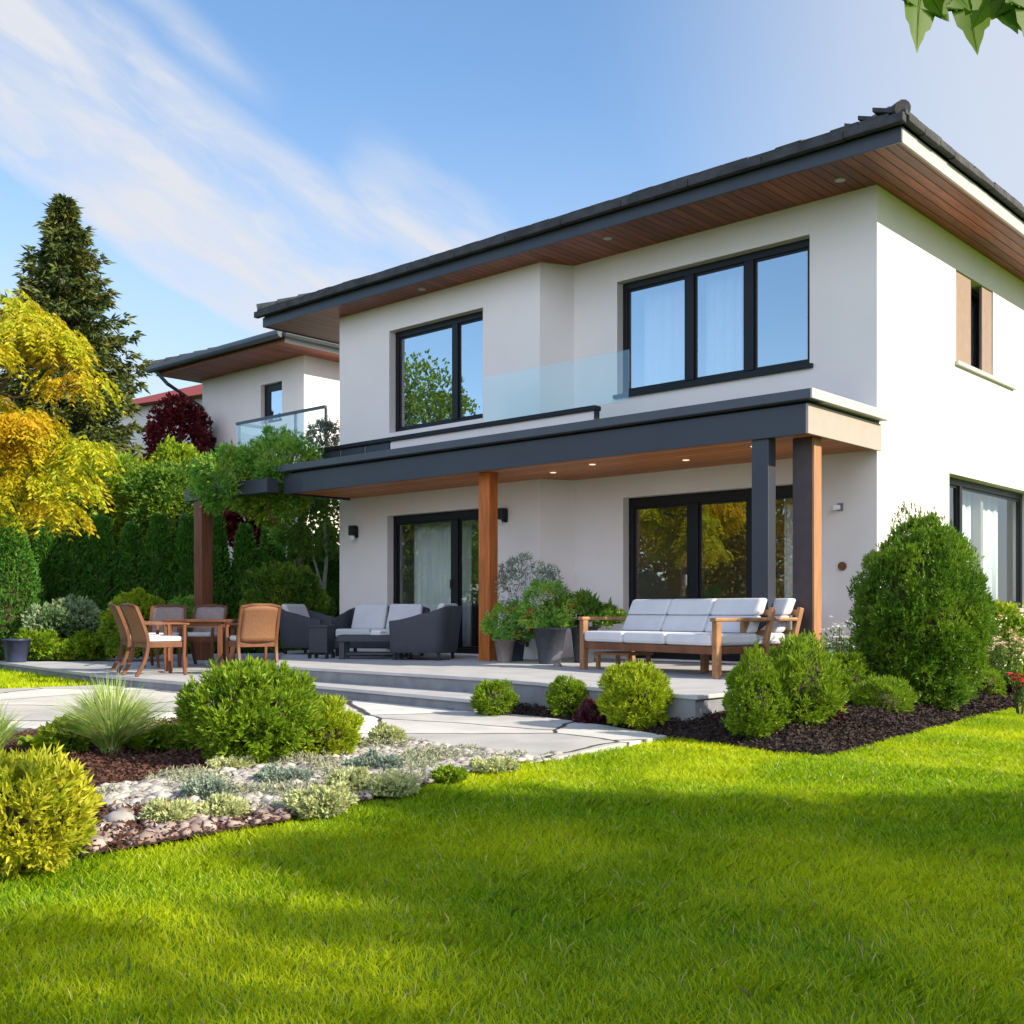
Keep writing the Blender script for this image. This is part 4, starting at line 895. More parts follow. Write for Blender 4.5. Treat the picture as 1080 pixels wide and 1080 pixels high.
LM['mid'] = leafmat('tree_green', (0.053, 0.143, 0.018), (0.135, 0.270, 0.030), (0.195, 0.300, 0.022), .35)
LM['ylgreen'] = leafmat('yellow_green_leaf', (0.210, 0.330, 0.018), (0.480, 0.540, 0.030), (0.150, 0.300, 0.022), .4, clump=1.4)
LM['silver'] = leafmat('silver_leaf', (0.16, 0.22, 0.16), (0.36, 0.43, 0.34), (0.22, 0.28, 0.22), .2)
LM['variegated'] = leafmat('variegated_leaf', (0.16, 0.27, 0.10), (0.42, 0.50, 0.30), (0.10, 0.20, 0.06), .3)
LM['wgrass'] = leafmat('striped_grass_blade', (0.30, 0.46, 0.07), (0.78, 0.78, 0.40), (0.24, 0.42, 0.06), .35, clump=4)
LM['purple'] = leafmat('purple_leaf', (0.05, 0.014, 0.022), (0.16, 0.045, 0.06), (0.08, 0.02, 0.03), .25)
LM['sedum'] = leafmat('sedum_leaf', (0.36, 0.42, 0.14), (0.68, 0.68, 0.38), (0.50, 0.54, 0.26), .25, clump=6)
LM['redfl'] = leafmat('red_petals', (0.45, 0.02, 0.02), (0.65, 0.07, 0.05), (0.55, 0.03, 0.03), .3)
LM['whitefl'] = leafmat('white_petals', (0.55, 0.55, 0.58), (0.8, 0.8, 0.8), (0.7, 0.7, 0.75), .3)
LM['pinkfl'] = leafmat('cream_petals', (0.60, 0.42, 0.28), (0.75, 0.62, 0.45), (0.6, 0.3, 0.25), .3)
LM['golddk'] = leafmat('golden_autumn_leaf', (0.30, 0.22, 0.015), (0.55, 0.38, 0.03), (0.14, 0.16, 0.015), .4, clump=.5)
LM['ylgreen2'] = leafmat('feathery_green', (0.08, 0.18, 0.008), (0.30, 0.40, 0.02), (0.20, 0.32, 0.015), .35, clump=5)
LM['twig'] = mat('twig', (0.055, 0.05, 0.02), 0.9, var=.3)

def bush(name, label, cat, px, pyb, wpx, hpx, m, nclump=60, dens=1.0, leaf=.045, lw=.012, k=5, up=.5, csize=.28, z0=None, group=None, ground=GZ + .012, d=None, asp=1.0, corem=None, fan=.9, corefac=.60, stems=True, taper=0.0, fill=.40):
    if d is None:
        x, y = G(px, pyb, ground)
        if px > 480:
            for _ in range(6):
                ground = float(hbed(x, y)[0]) if inside(bed_mid, np.array([x]), np.array([y]))[0] else GZ + .012
                x, y = G(px, pyb, ground)
        d = dep(x, y)
    else: x, y = atd(px, d)
    rx = wpx / 2 * d / FPX; rz_ = hpx / 2 * d / FPX
    t = empty(name, (x, y, ground), random.uniform(0, 6.28), label, cat, group)
    S = (rx, rx * asp, rz_)
    ns = int(dens * 3400 * (rx * rx * 4 + 4 * rx * rz_ * 1.6) / (leaf / .045) ** 1.6) + 250
    Q = crown(S, nclump, ns, leaf, lw, k, up, csize, fan=fan, fill=fill)
    tf = 1 - taper * np.clip(Q[:, :1, 2:3] / rz_ * .5 + .5, 0, 1) ** 1.5; Q[:, :, :2] *= tf
    Q[:, :, 2] = np.maximum(Q[:, :, 2] + rz_, 0.004)
    rawmesh('foliage', Q, 4, m, t)
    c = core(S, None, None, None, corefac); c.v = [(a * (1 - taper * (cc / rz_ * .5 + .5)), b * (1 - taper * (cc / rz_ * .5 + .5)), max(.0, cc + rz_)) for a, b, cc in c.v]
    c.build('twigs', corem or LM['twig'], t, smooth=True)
    if stems: MB().tube([(0, 0, -.02), (.01, 0, rz_ * .8)], [.025, .012], 7).build('stem', M['bark'], t)
    return t
# terrace bed
bush('thuja_shrub', 'largest clipped thuja, a tall egg shape in front of the house corner', 'shrub', 972, 752, 152, 208, LM['thuja'], 190, 1.5, .06, .014, up=1.3, csize=.17, taper=.28)
bush('thuja_shrub', 'upright pointed thuja left of the pair at the end of the terrace', 'shrub', 797, 783, 72, 102, LM['green'], 60, 1.2, .045, .011, up=1.3, csize=.22, taper=.55)
bush('thuja_shrub', 'broad feathery shrub growing against the pointed thuja, in front of the slate column', 'shrub', 845, 772, 88, 98, LM['ylgreen2'], 50, 1.1, .065, .012, up=1.5, csize=.28, taper=.2)
bush('thuja_shrub', 'round lime green shrub, largest of the three balls below the sofa', 'shrub', 670, 770, 72, 70, LM['lime'], 70, 1.2, .05, .012, up=1.3, csize=.22)
bush('thuja_shrub', 'small round shrub, middle one of the three balls in front of the terrace', 'shrub', 600, 758, 40, 42, LM['green'], 35, 1.2, .042, .010, up=1.0, csize=.25)
bush('thuja_shrub', 'small round shrub beside the steps, at the left end of the dark mulch bed', 'shrub', 521, 756, 43, 36, LM['green'], 35, 1.2, .042, .010, up=1.0, csize=.25)
bush('low_shrub', 'low green shrub between the feathery shrub and the large thuja, further back', 'shrub', 890, 742, 55, 52, LM['green'], 30, 1.0, .05, .012, up=.8)
bush('low_shrub', 'soft green mound near the lawn edge in front of the large thuja', 'shrub', 932, 760, 58, 42, LM['green'], 30, 1.3, .055, .008, up=.9)
bush('artemisia', 'silver grey foliage plant at the foot of the large thuja', 'plant', 976, 751, 56, 46, LM['silver'], 26, .8, .075, .010, up=.7, corefac=.5)
bush('ground_cover_plant', 'small dark leaved plant right of the silver plant', 'plant', 1012, 745, 32, 20, LM['mid'], 14, 1.0, .05, .016, up=.3)
bush('ground_cover_plant', 'small bright green plant at the right foot of the large thuja', 'plant', 1040, 741, 36, 34, LM['green'], 16, 1.0, .05, .014, up=.5)
bush('flowering_shrub', 'cream and pink flowering shrub below the side window', 'shrub', 1064, 722, 62, 84, LM['ylgreen'], 24, .5, .05, .022, up=.5, corefac=.45)
t = bush('heuchera', 'small purple leaved plant between two green balls', 'plant', 628, 764, 34, 22, LM['purple'], 14, 1.0, .05, .03, up=.3)
bush('purple_plant', 'dark purple foliage plant at the right edge by the side wall', 'plant', 1066, 738, 42, 22, LM['purple'], 14, 1.0, .05, .03, up=.3)
bush('bronze_plant', 'low bronze plant between the green shrubs on dark mulch', 'plant', 872, 760, 34, 24, LM['purple'], 12, .8, .05, .03, up=.3)
def flowers(name, label, px, pyb, zc, d, n, spread, m, size, stems=True, cat='flower'):
    x, y = atd(px, d); t = empty(name, (x, y, zc if not stems else GZ), 0, label, cat); z = 0 if not stems else zc - GZ
    P = rng.normal(size=(n, 3)) * np.array([spread, spread, spread * .6]) + np.array([0, 0, z])
    Q = []
    for p in P:
        k = 7; a = rng.uniform(0, 6.28) + np.arange(k) / k * 6.28; D = np.stack([np.cos(a), np.sin(a), np.full(k, .35)], 1) + rng.normal(size=(k, 3)) * .2
        Q.append(diamonds(np.repeat(p[None], k, 0), D, size, size * .6))
    rawmesh('blossoms', np.concatenate(Q), 4, m, t)
    if stems:
        mb = MB()
        for p in P[:10]: mb.tube([(p[0] * .3, p[1] * .3, 0), (p[0] * .8, p[1] * .8, p[2] * .6), tuple(p)], .005, 5)
        mb.build('stem', LM['twig'], t)
        D = rng.normal(size=(n * 10, 3)) + np.array([0, 0, .6]); PP = np.repeat(P, 10, 0) * np.array([.9, .9, 1]) * rng.uniform(.25, .95, (n * 10, 1))
        rawmesh('leaves', diamonds(PP, D, .06, .022), 4, LM['mid'], t)
    return t
flowers('red_flowers', 'cluster of red blossoms behind the shrubs at the foot of the slate column', 842, 0, zat(676, 11.0), 11.0, 16, .09, LM['redfl'], .035)
flowers('red_flowers', 'red blossoms at the right edge by the side wall', 1076, 0, zat(717, 10.4), 10.4, 12, .05, LM['redfl'], .04)
flowers('cream_flowers', 'cream pink blossoms on the shrub below the side window', 1062, 0, zat(680, 12.2), 11.9, 70, .18, LM['pinkfl'], .035)
flowers('white_flowering_plant', 'tall white flowering plant against the wall left of the large thuja', 886, 0, zat(668, 11.9), 11.9, 40, .14, LM['whitefl'], .035)
bush('grey_green_plant', 'airy grey green plant behind the white flowers by the wall', 'plant', 884, 705, 44, 62, LM['silver'], 18, .3, .08, .014, ground=GZ + .02, d=12.0, up=.6, corefac=.3)

# front bed
bush('thuja_shrub', 'big rounded thuja in the front bed before the steps', 'shrub', 264, 804, 138, 100, LM['green'], 120, 1.3, .06, .013, up=1.1, csize=.22)
bush('thuja_shrub', 'small lime thuja hugging the right side of the big rounded one', 'shrub', 338, 798, 74, 56, LM['lime'], 45, 1.2, .055, .012, up=1.0, csize=.26)
bush('golden_shrub', 'golden yellow shrub at the left edge beside the lawn', 'shrub', 26, 918, 128, 118, LM['gold'], 90, 1.5, .05, .012, up=1.0, csize=.22)
bush('low_mound', 'small dusty green mound at the edge of the flagstones, right of the lime thuja', 'plant', 407, 787, 36, 20, LM['sedum'], 14, 1.2, .03, .012, up=.5)
bush('low_mound', 'bright green low mound between the striped grass and big thuja', 'plant', 188, 792, 56, 26, LM['green'], 18, 1.2, .03, .012, up=.5)
bush('low_mound', 'yellow green low mound left of the striped grass', 'plant', 72, 795, 44, 32, LM['ylgreen'], 16, 1.0, .05, .03, up=.3)
def grassclump(px, pyb, wpx, hpx, n, label, m, wd=.015):
    x, y = G(px, pyb, GZ); d = dep(x, y); hw = wpx / 2 * d / FPX; H_ = hpx * d / FPX
    t = empty('ornamental_grass', (x, y, GZ), 0, label, 'ornamental grass')
    a = rng.uniform(0, 2 * np.pi, n); r = np.sqrt(rng.random(n)); lean = r * hw * rng.uniform(.5, 1.15, n); h = H_ * rng.uniform(.55, 1.08, n) * (1 - .3 * r)
    ox = np.cos(a); oy = np.sin(a); b0 = .06 * rng.random(n); segs = []; w_ = wd * rng.uniform(.6, 1.3, n); ta = a + rng.normal(size=n) * .5
    tx, ty = -np.sin(ta), np.cos(ta); tt_ = np.linspace(0, 1, 6)
    C = [np.stack([ox * (b0 + lean * u ** 1.7), oy * (b0 + lean * u ** 1.7), h * (u - .22 * r * u ** 3)], 1) for u in tt_]
    for i in range(5):
        w0 = w_ * (1 - tt_[i] ** 2) * .5; w1 = w_ * (1 - tt_[i + 1] ** 2) * .5; T = np.stack([tx, ty, np.zeros(n)], 1)
        segs.append(np.stack([C[i] - T * w0[:, None], C[i] + T * w0[:, None], C[i + 1] + T * w1[:, None], C[i + 1] - T * w1[:, None]], 1))
    rawmesh('blades', np.concatenate(segs), 4, m, t); return t
grassclump(118, 797, 158, 98, 1500, 'striped ornamental grass fountaining in the middle of the front bed', LM['wgrass'])
grassclump(-12, 800, 90, 78, 420, 'pale ornamental grass cut by the left edge above the golden shrub', LM['wgrass'])
def broadleaf(px, pyb, wpx, hpx, label, m, n=26, name='hosta'):
    x, y = G(px, pyb, GZ); d = dep(x, y); hw = wpx / 2 * d / FPX; H_ = hpx * d / FPX; t = empty(name, (x, y, GZ), 0, label, 'plant'); mb = MB()
    for i in range(n):
        a = rng.uniform(0, 6.28); r = hw * rng.uniform(.5, 1); h = H_ * rng.uniform(.4, 1); wv = hw * .30; c, s = math.cos(a), math.sin(a); g = []
        for u in (0, .25, .5, .75, 1):
            ww = wv * math.sin(math.pi * min(1, u * .95 + .05)) ** .8 if u < 1 else 0.002; rr = r * u; zz = h * math.sin(u * 2.0) * .95 + .01
            g.append([(c * rr - s * ww * v, s * rr + c * ww * v, zz + abs(v) * ww * .35) for v in (-1, -.5, 0, .5, 1)])
        mb.sheet(g)
    mb.build('leaves', m, t, smooth=True); return t
broadleaf(42, 800, 60, 26, 'broad leaved hosta between the pale grass and the striped grass', LM['ylgreen'])
broadleaf(150, 797, 60, 22, 'broad green leaves at the foot of the striped grass', LM['green'])
for k, (px, py, wp, hp_, mm, lb) in enumerate([
        (243, 812, 34, 16, 'sedum', 'tiny pale sedum at the top of the stone strip under the big thuja'),
        (178, 868, 40, 30, 'sedum', 'pale sedum tuft near the left end of the stone strip'),
        (235, 862, 44, 24, 'sedum', 'spreading sedum second from the left along the lawn'),
        (215, 842, 40, 22, 'silver', 'silvery ground plant in the centre of the stones'),
        (338, 858, 56, 36, 'sedum', 'largest green and cream sedum in the middle of the stone strip'),
        (368, 838, 40, 34, 'sedum', 'upright pale sedum above the largest one'),
        (415, 838, 44, 26, 'sedum', 'soft sedum right of centre close to the lawn'),
        (475, 824, 26, 17, 'green', 'small green tuft near the right end of the stones'),
        (300, 826, 44, 18, 'silver', 'silvery mat among stones below the lime thuja'),
        (395, 812, 46, 18, 'silver', 'silvery mat under the dusty mound by the flagstones'),
        (520, 813, 36, 14, 'sedum', 'thin dry tuft at the right tip of the stone strip')]):
    bush('sedum', lb, 'plant', px, py, wp * 1.25, hp_ * .68, LM[mm], 12, 1.2, .028, .012, up=.6, corefac=.4, stems=False)

# ragged silvery ground cover creeping between the stones
gx_ = [p[0] for p in stone_poly]; gy_ = [p[1] for p in stone_poly]
qx = rng.uniform(min(gx_), max(gx_), 16000); qy = rng.uniform(min(gy_), max(gy_), 16000)
nv = np.array([mnoise.noise(Vector((a * 2.2, b * 2.2, 7))) + .5 * mnoise.noise(Vector((a * 7, b * 7, 2))) for a, b in zip(qx, qy)])
k_ = inside(stone_poly, qx, qy) & (nv > .10); qx, qy, nv = qx[k_], qy[k_], nv[k_]
P = np.stack([qx, qy, GZ + .02 + rng.uniform(0, .05, len(qx)) * np.clip(nv * 3, .3, 1.2)], 1); D = rng.normal(size=(len(qx), 3)) + np.array([0, 0, .8])
LM['cover'] = leafmat('silvery_ground_cover', (0.20, 0.24, 0.14), (0.48, 0.50, 0.32), (0.30, 0.30, 0.22), .2, clump=3)
tag(rawmesh('ground_cover', sprays(P, D, .030 * rng.uniform(.6, 1.4, len(qx)), .009, 4), 4, LM['cover']), 'ragged silvery ground cover creeping between the river stones', 'ground cover', kind='stuff')

# pots and planters on the terrace
def pot(name, label, px, d, r0, r1, h, m, z=0.0, square=False, soil='soil'):
    x, y = atd(px, d); t = empty(name, (x, y, z), .4, label, 'planter')
    MB().lathe([(r0, 0), (r1, h - .03), (r1 + .012, h - .03), (r1 + .012, h), (r1 - .015, h), (r1 - .02, h - .04)], 4 if square else 32, cap=False).build('vessel', m, t, smooth=not square)
    MB().lathe([(0.001, h - .035), (r1 - .016, h - .035)], 24, cap=False).build('soil', M[soil], t); MB().lathe([(.001, .01), (r0, .01)], 24, cap=False).build('base', m, t)
    return (x, y)
def potplant(label, px, d, zb, wpx, hpx, m, leaf=.06, lw=.02, dens=.6, nclump=20, up=.6, fl=None, name='potted_plant'):
    t = bush(name, label, 'plant', px, 0, wpx, hpx, m, nclump, dens * .62, leaf * 1.15, lw, d=d, ground=zb, up=up, corefac=.10, fill=.15, csize=.40, k=4, fan=1.2)
    if fl:
        n = fl[1]; rx = wpx / 2 * d / FPX; rz_ = hpx / 2 * d / FPX; P = unit(rng.normal(size=(n, 3))) * np.array([rx, rx, rz_]) * .95 + np.array([0, 0, rz_])
        Q = [diamonds(np.repeat(p[None], 6, 0), rng.normal(size=(6, 3)), .04, .028) for p in P]; rawmesh('blossoms', np.concatenate(Q), 4, fl[0], t)
pot('planter', 'tall tapered charcoal planter by the corner of the left wing', 580, 13.9, .135, .205, .46, M['planter'])
potplant('leafy plant with red blossoms spilling from the tall charcoal planter', 577, 13.9, .44, 56, 46, LM['fern'], fl=(LM['redfl'], 12))
pot('planter', 'slim charcoal planter half hidden behind the sofa arm', 616, 14.2, .12, .17, .46, M['planter'])
potplant('dense green plant in the slim planter behind the sofa arm', 612, 14.2, .44, 74, 28, LM['mid'], .08, .03)
pot('plant_pot', 'small taupe pot at the foot of the orange wooden column', 532, 14.3, .09, .13, .30, M['clay'])
potplant('green plant with red flowers in the small taupe pot', 536, 14.3, .28, 50, 34, LM['fern'], .05, .02, fl=(LM['redfl'], 9))
pot('plant_pot', 'small dark pot between the taupe pot and the tall planter', 545, 14.7, .08, .11, .28, M['planter'])
potplant('tall airy shrub with white specks behind the planters', 556, 14.9, .2, 62, 86, LM['silver'], .07, .016, .35, fl=(LM['whitefl'], 14))
potplant('green trailing plant in the small dark pot', 549, 14.6, .26, 34, 40, LM['fern'], .05, .02)
MB_ = MB().box((-.2, -.12, 0), (.2, .12, .36)); x, y = atd(560, 15.2); tag(MB_.build('storage_box', M['white'], loc=(x, y, 0.001), bevel=.01), 'white box against the wall behind the potted plants', 'box')
x, y = atd(647, 13.9); potplant('small plant tops showing above the left arm of the sofa', 640, 14.0, .50, 34, 14, LM['mid'], .06, .03)
pot('planter', 'navy blue planter filled with grey gravel in front of the hedge', 17, 17.75, .15, .21, .37, M['navy'], -.16, soil='pebble')

# plants along the back of the patio
bush('variegated_shrub', 'pale variegated shrub in front of the hedge at the left', 'shrub', 68, 0, 78, 44, LM['variegated'], 30, .7, .09, .045, d=19.0, ground=.10, up=.2)
MB().tube([(0, 0, -.4), (.05, 0, .3), (-.1, .05, .55)], .03, 7).build('stem', M['bark'], bpy.data.objects['variegated_shrub'])
for k, (px, wp, hp_, mm, lb) in enumerate([(42, 44, 28, 'green', 'green leafy perennial right beside the navy planter'), (66, 46, 14, 'ylgreen', 'low bright plant below the variegated shrub'),
                                           (96, 50, 24, 'green', 'leafy plants under the right side of the variegated shrub')]):
    bush('perennial', lb, 'plant', px, 0, wp, hp_, LM[mm], 14, .8, .09, .04, d=18.3, ground=-.14, up=.3)
bush('golden_green_shrub', 'yellow green shrub behind the left dining chair', 'shrub', 145, 0, 66, 66, LM['ylgreen'], 36, .8, .07, .03, d=18.2, ground=-.1, up=.3)
bush('green_shrub', 'green feathery shrub just left of the pergola post', 'shrub', 192, 0, 34, 52, LM['fern'], 20, .6, .08, .02, d=18.6, ground=.05, up=.7)
bush('dark_shrub', 'dark green bushy shrub between the pergola post and the rattan armchair', 'shrub', 302, 0, 84, 96, LM['mid'], 60, .8, .07, .03, d=18.9, ground=-.05, up=.3)

# ================================================================= HEDGE
def column_thuja(loc, h, r, label, m, name='thuja_hedge_tree', group=None, seed=0):
    t = empty(name, loc, 0, label, 'hedge tree', group)
    n = 3600; u = rng.random(n) ** .85; a = rng.uniform(0, 6.28, n)
    rad = r * np.clip(1.08 - u ** 2.6 * .85, 0, 1) * (1 + .10 * np.sin(a * 3 + u * 9)) * rng.uniform(.78, 1.05, n)
    P = np.stack([np.cos(a) * rad, np.sin(a) * rad, u * h], 1); D = np.stack([np.cos(a) * .6, np.sin(a) * .6, np.full(n, 1.0)], 1) + rng.normal(size=(n, 3)) * .3
    rawmesh('foliage', sprays(P, D, .10 * rng.uniform(.6, 1.3, n), .028, 4, .8), 4, m, t)
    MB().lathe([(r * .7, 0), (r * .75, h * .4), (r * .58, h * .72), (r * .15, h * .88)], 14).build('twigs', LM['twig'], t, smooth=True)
    MB().tube([(0, 0, -.1), (0, 0, h * .9)], [.05, .02], 7).build('trunk', M['bark'], t)
    return t
HT = 'dark green columnar thuja in the tall hedge behind the patio'
protos = []
row = [(-62, 19.4), (-94, 19.2), (-126, 19.0), (-30, 19.6), (49, 20.3), (78, 20.6), (108, 20.9), (138, 21.1), (168, 21.3), (198, 21.5), (228, 21.7), (258, 21.9), (287, 22.1), (316, 22.2), (344, 22.3), (370, 22.5)]
x, y = atd(12, 19.2)
column_thuja((x, y, GZ), zat(548, 19.2) - GZ, .44, 'foremost and widest columnar thuja at the left edge of the hedge', LM['thuja_d'])
for i, (px, d) in enumerate(row):
    x, y = atd(px, d); h = zat(549 + rng.uniform(-4, 8), d) - GZ
    if i < 3: protos.append((column_thuja((x, y, GZ), h, .30, HT, LM['thuja_d'], group='columnar thujas forming the hedge'), h))
    else:
        p, ph = protos[i % 3]; q = dup(p, (x, y, GZ), rng.uniform(0, 6.28)); q.scale = (1, 1, h / ph)
# hedge continues out of the frame as far as it can be seen through gaps

# ================================================================= TREES
def limbs(mb, base, top, n, spread, r0, r1):
    mb.tube(curve_pts([base, tuple((np.array(base) * .6 + np.array(top) * .4) + np.array([.05, .04, 0])), top], 5), [r0 + (r1 - r0) * i / 10 for i in range(11)], 9)
    B = np.array(base); T = np.array(top)
    for i in range(n):
        u = .35 + .6 * i / max(1, n - 1); p = B + (T - B) * u; a = i * 2.4; e = spread * rng.uniform(.7, 1.1)
        q = p + np.array([math.cos(a) * e[0] if hasattr(e, '__len__') else math.cos(a) * e, math.sin(a) * (e if not hasattr(e, '__len__') else e[0]), (e if not hasattr(e, '__len__') else e[0]) * .6])
        mid = (p + q) / 2 + np.array([0, 0, .1 * (e if not hasattr(e, '__len__') else e[0])])
        mb.tube([tuple(p), tuple(mid), tuple(q)], [r1 * 1.3, r1 * .8, r1 * .3], 6)
def tree(name, label, loc, shape, zc, m, ns, leaf, lw, nclump=70, k=4, up=.2, trunk=.12, csize=.30, group=None, cat='tree', droop=0, inner=.35, low=-1):
    t = empty(name, loc, rng.uniform(0, 6.28), label, cat, group)
    Q = crown(shape, nclump, ns, leaf, lw, k, up, csize, droop=droop, inner=inner, low=low); Q[:, :, 2] += zc
    rawmesh('crown', Q, 4, m, t); mb = MB(); limbs(mb, (0, 0, -.1), (0, 0, zc + shape[2] * .5), 9, shape[0] * .75, trunk, trunk * .3); mb.build('trunk', M['bark'], t, smooth=True)
    return t
def at_tree(px, d): x, y = atd(px, d); return (x, y, GZ)
def pxt(name, label, px, d, y0, y1, wpx, m, ns, leaf, lw, **k):
    s = d / FPX; rx = wpx / 2 * s; rz_ = (y1 - y0) / 2 * s; zc = zat((y0 + y1) / 2, d) - GZ
    return tree(name, label, at_tree(px, d), (rx, rx, rz_), zc, m, ns, leaf, lw, **k)
# foliage behind the hedge
pxt('background_tree', 'bushy bright green tree showing above the hedge left of the pergola post', 112, 25.0, 478, 575, 110, LM['ylgreen'], 7000, .13, .05)
pxt('background_tree', 'green shrubby tree above the hedge right beside the white neighbour wall', 180, 24.5, 492, 580, 84, LM['mid'], 5200, .12, .05)
pxt('background_tree', 'olive green tree below the red maple', 188, 26.5, 468, 520, 52, LM['ylgreen'], 2400, .12, .06)
pxt('red_maple', 'dark red maple left of the neighbour house wall', 190, 29.5, 420, 520, 60, LM['red'], 2200, .15, .08, csize=.34)
pxt('red_maple', 'low red maple glimpsed under the pergola beam', 262, 25.2, 522, 575, 74, LM['red'], 2200, .12, .07)
pxt('background_tree', 'sparse green tree under the canopy corner, in front of the neighbour wall', 318, 20.8, 515, 580, 66, LM['fern'], 900, .11, .05, csize=.36)
tg = empty('small_tree', at_tree(340, 20.0), 0, 'slender pale-trunked tree beside the left wall of the house', 'tree')
MB().tube([(0, 0, 0), (-.1, 0, .8), (.03, 0, 1.3), (.12, 0, 1.9), (.05, 0, 2.6)], [.05, .045, .04, .03, .02], 8).tube([(.03, 0, 1.3), (-.25, 0, 1.9), (-.3, 0, 2.4)], [.03, .02, .012], 7).build('trunk', mat('pale_bark', (.30, .28, .25), .9, var=.2), tg)
Q = crown((.75, .75, .7), 26, 1500, .09, .04, 4, .2, .3); Q[:, :, 2] += 2.6; rawmesh('crown', Q, 4, LM['mid'], tg)
# climbing plants over the pergola
def climber(px, d, y0, y1, wpx, m, ns, label, leaf=.09):
    s = d / FPX; x, y = atd(px, d); t = empty('climbing_plant', (x, y, zat((y0 + y1) / 2, d)), 0, label, 'climbing plant')
    Q = crown((wpx / 2 * s, wpx / 2.6 * s, (y1 - y0) / 2 * s), 34, ns, leaf, .022, 6, .35, .34, fan=1.2, inner=.4); rawmesh('foliage', Q, 4, m, t)
    mb = MB()
    for k in range(5): a = k * 1.3; mb.tube([(0, 0, -(y1 - y0) / 2 * s), (math.cos(a) * .2, math.sin(a) * .15, 0), (math.cos(a) * .5 * wpx / 2 * s * 1.4, math.sin(a) * .25, (y1 - y0) * .35 * s)], [.02, .014, .006], 6)
    mb.build('stem', M['bark'], t); return t
climber(240, 18.1, 476, 534, 84, LM['fern'], 2400, 'feathery climber on the left half of the pergola beam')
climber(296, 18.0, 455, 535, 92, LM['fern'], 3600, 'feathery climber on the right half of the pergola, touching the canopy corner')
climber(288, 18.0, 496, 552, 66, LM['ylgreen'], 1100, 'yellow green trailing shoots hanging below the climbers', .08)
climber(340, 21.5, 446, 470, 44, LM['silver'], 420, 'pale bare-looking shoots above the dark balcony rail')

# spruce
def spruce(px, d, ytop, label, rbot, zb):
    x, y = atd(px, d); H_ = zat(ytop, d) - GZ; t = empty('spruce', (x, y, GZ), 0, label, 'tree'); Q = []
    lv = 46
    for i in range(lv):
        u = i / (lv - 1); z = zb + (H_ - zb) * u; L_ = rbot * (1 - u) ** .82 + .12; nb_ = int(6 + 8 * (1 - u))
        a0 = rng.uniform(0, 6.28)
        for b in range(nb_):
            if rng.random() < .08: continue
            a = a0 + b * 6.283 / nb_ + rng.normal() * .2; ln = L_ * rng.uniform(.55, 1.30); m_ = int(16 + 70 * ln / rbot); s = rng.random(m_) ** .75
            r_ = s * ln; drp = -.30 * s + .28 * s ** 3; side = rng.normal(size=m_) * .13 * ln * (1.1 - s) ** .5
            P = np.stack([math.cos(a) * r_ - math.sin(a) * side, math.sin(a) * r_ + math.cos(a) * side, z + drp * ln + rng.normal(size=m_) * .05], 1)
            D = np.stack([math.cos(a) * np.ones(m_) - math.sin(a) * np.sign(side) * .7, math.sin(a) * np.ones(m_) + math.cos(a) * np.sign(side) * .7, -.35 + rng.normal(size=m_) * .35], 1)
            Q.append(sprays(P, D, .34 * rng.uniform(.6, 1.3, m_), .085, 4, .8))
    rawmesh('crown', np.concatenate(Q), 4, LM['spruce'], t)
    MB().tube([(0, 0, 0), (0, 0, H_ - .3)], [.28, .03], 9).build('trunk', M['bark'], t); return t
spruce(68, 36.0, 212, 'tall dark spruce behind the yellow tree', 3.9, 2.5)

# yellow tree with drooping compound leaves
def yellow_tree():
    d = 12.5; s = d / FPX; x, y = atd(-55, d); t = empty('yellow_tree', (x, y, GZ), 0, 'yellow leaved tree with drooping foliage at the left edge', 'tree')
    zc = zat(425, d) - GZ; cx_, cy_ = atd(-22, d); ox, oy = cx_ - x, cy_ - y
    C = []; n = 46
    c = unit(rng.normal(size=(n, 3))); S = np.array([1.25, 1.25, 1.30]); cc = c * S * rng.uniform(.45, .98, (n, 1)) + np.array([ox, oy, zc])
    extra = np.array([[RGT[0] * v[0] + ox, RGT[1] * v[0] + oy, zc + v[1]] for v in ((1.2, -.55), (1.0, -.95), (.90, .62), (.6, .95), (1.05, .2), (.8, -1.25))]); cc = np.concatenate([cc, extra]); n = len(cc)
    Q = []
    for k in range(n):
        cr = rng.uniform(.22, .42); m_ = 62
        o = unit(rng.normal(size=(m_, 3))) * cr * rng.uniform(.4, 1, (m_, 1)); o[:, 2] = np.abs(o[:, 2]) * .7; P0 = cc[k] + o
        az_ = np.arctan2(o[:, 1], o[:, 0]) + rng.normal(size=m_) * .4; ln = rng.uniform(.16, .34, m_)
        for j in range(8):
            u = (j + .5) / 8; ctr = P0 + np.stack([np.cos(az_) * ln * u * .75, np.sin(az_) * ln * u * .75, -ln * u * u * 1.0], 1)
            for sd in (-1, 1):
                D = np.stack([-np.sin(az_) * sd + np.cos(az_) * .6, np.cos(az_) * sd + np.sin(az_) * .6, np.full(m_, -.9)], 1) + rng.normal(size=(m_, 3)) * .15
                Q.append(diamonds(ctr, D, .075 * rng.uniform(.7, 1.2, m_), .026))
    rawmesh('crown', np.concatenate(Q), 4, LM['yellow'], t)
    mb = MB(); mb.tube([(0, 0, -.1), (.02, 0, 1.2), (.1, .05, zc - .6), (ox, oy, zc + .4)], [.11, .09, .07, .03], 9)
    for k in range(0, n, 2):
        q = cc[k]; mb.tube([(.1, .05, zc - .7 + .02 * k), tuple((np.array([.1, .05, zc - .3]) + q) / 2 + np.array([0, 0, .1])), tuple(q)], [.03, .018, .006], 6)
    mb.build('trunk', M['bark'], t, smooth=True)
yellow_tree()

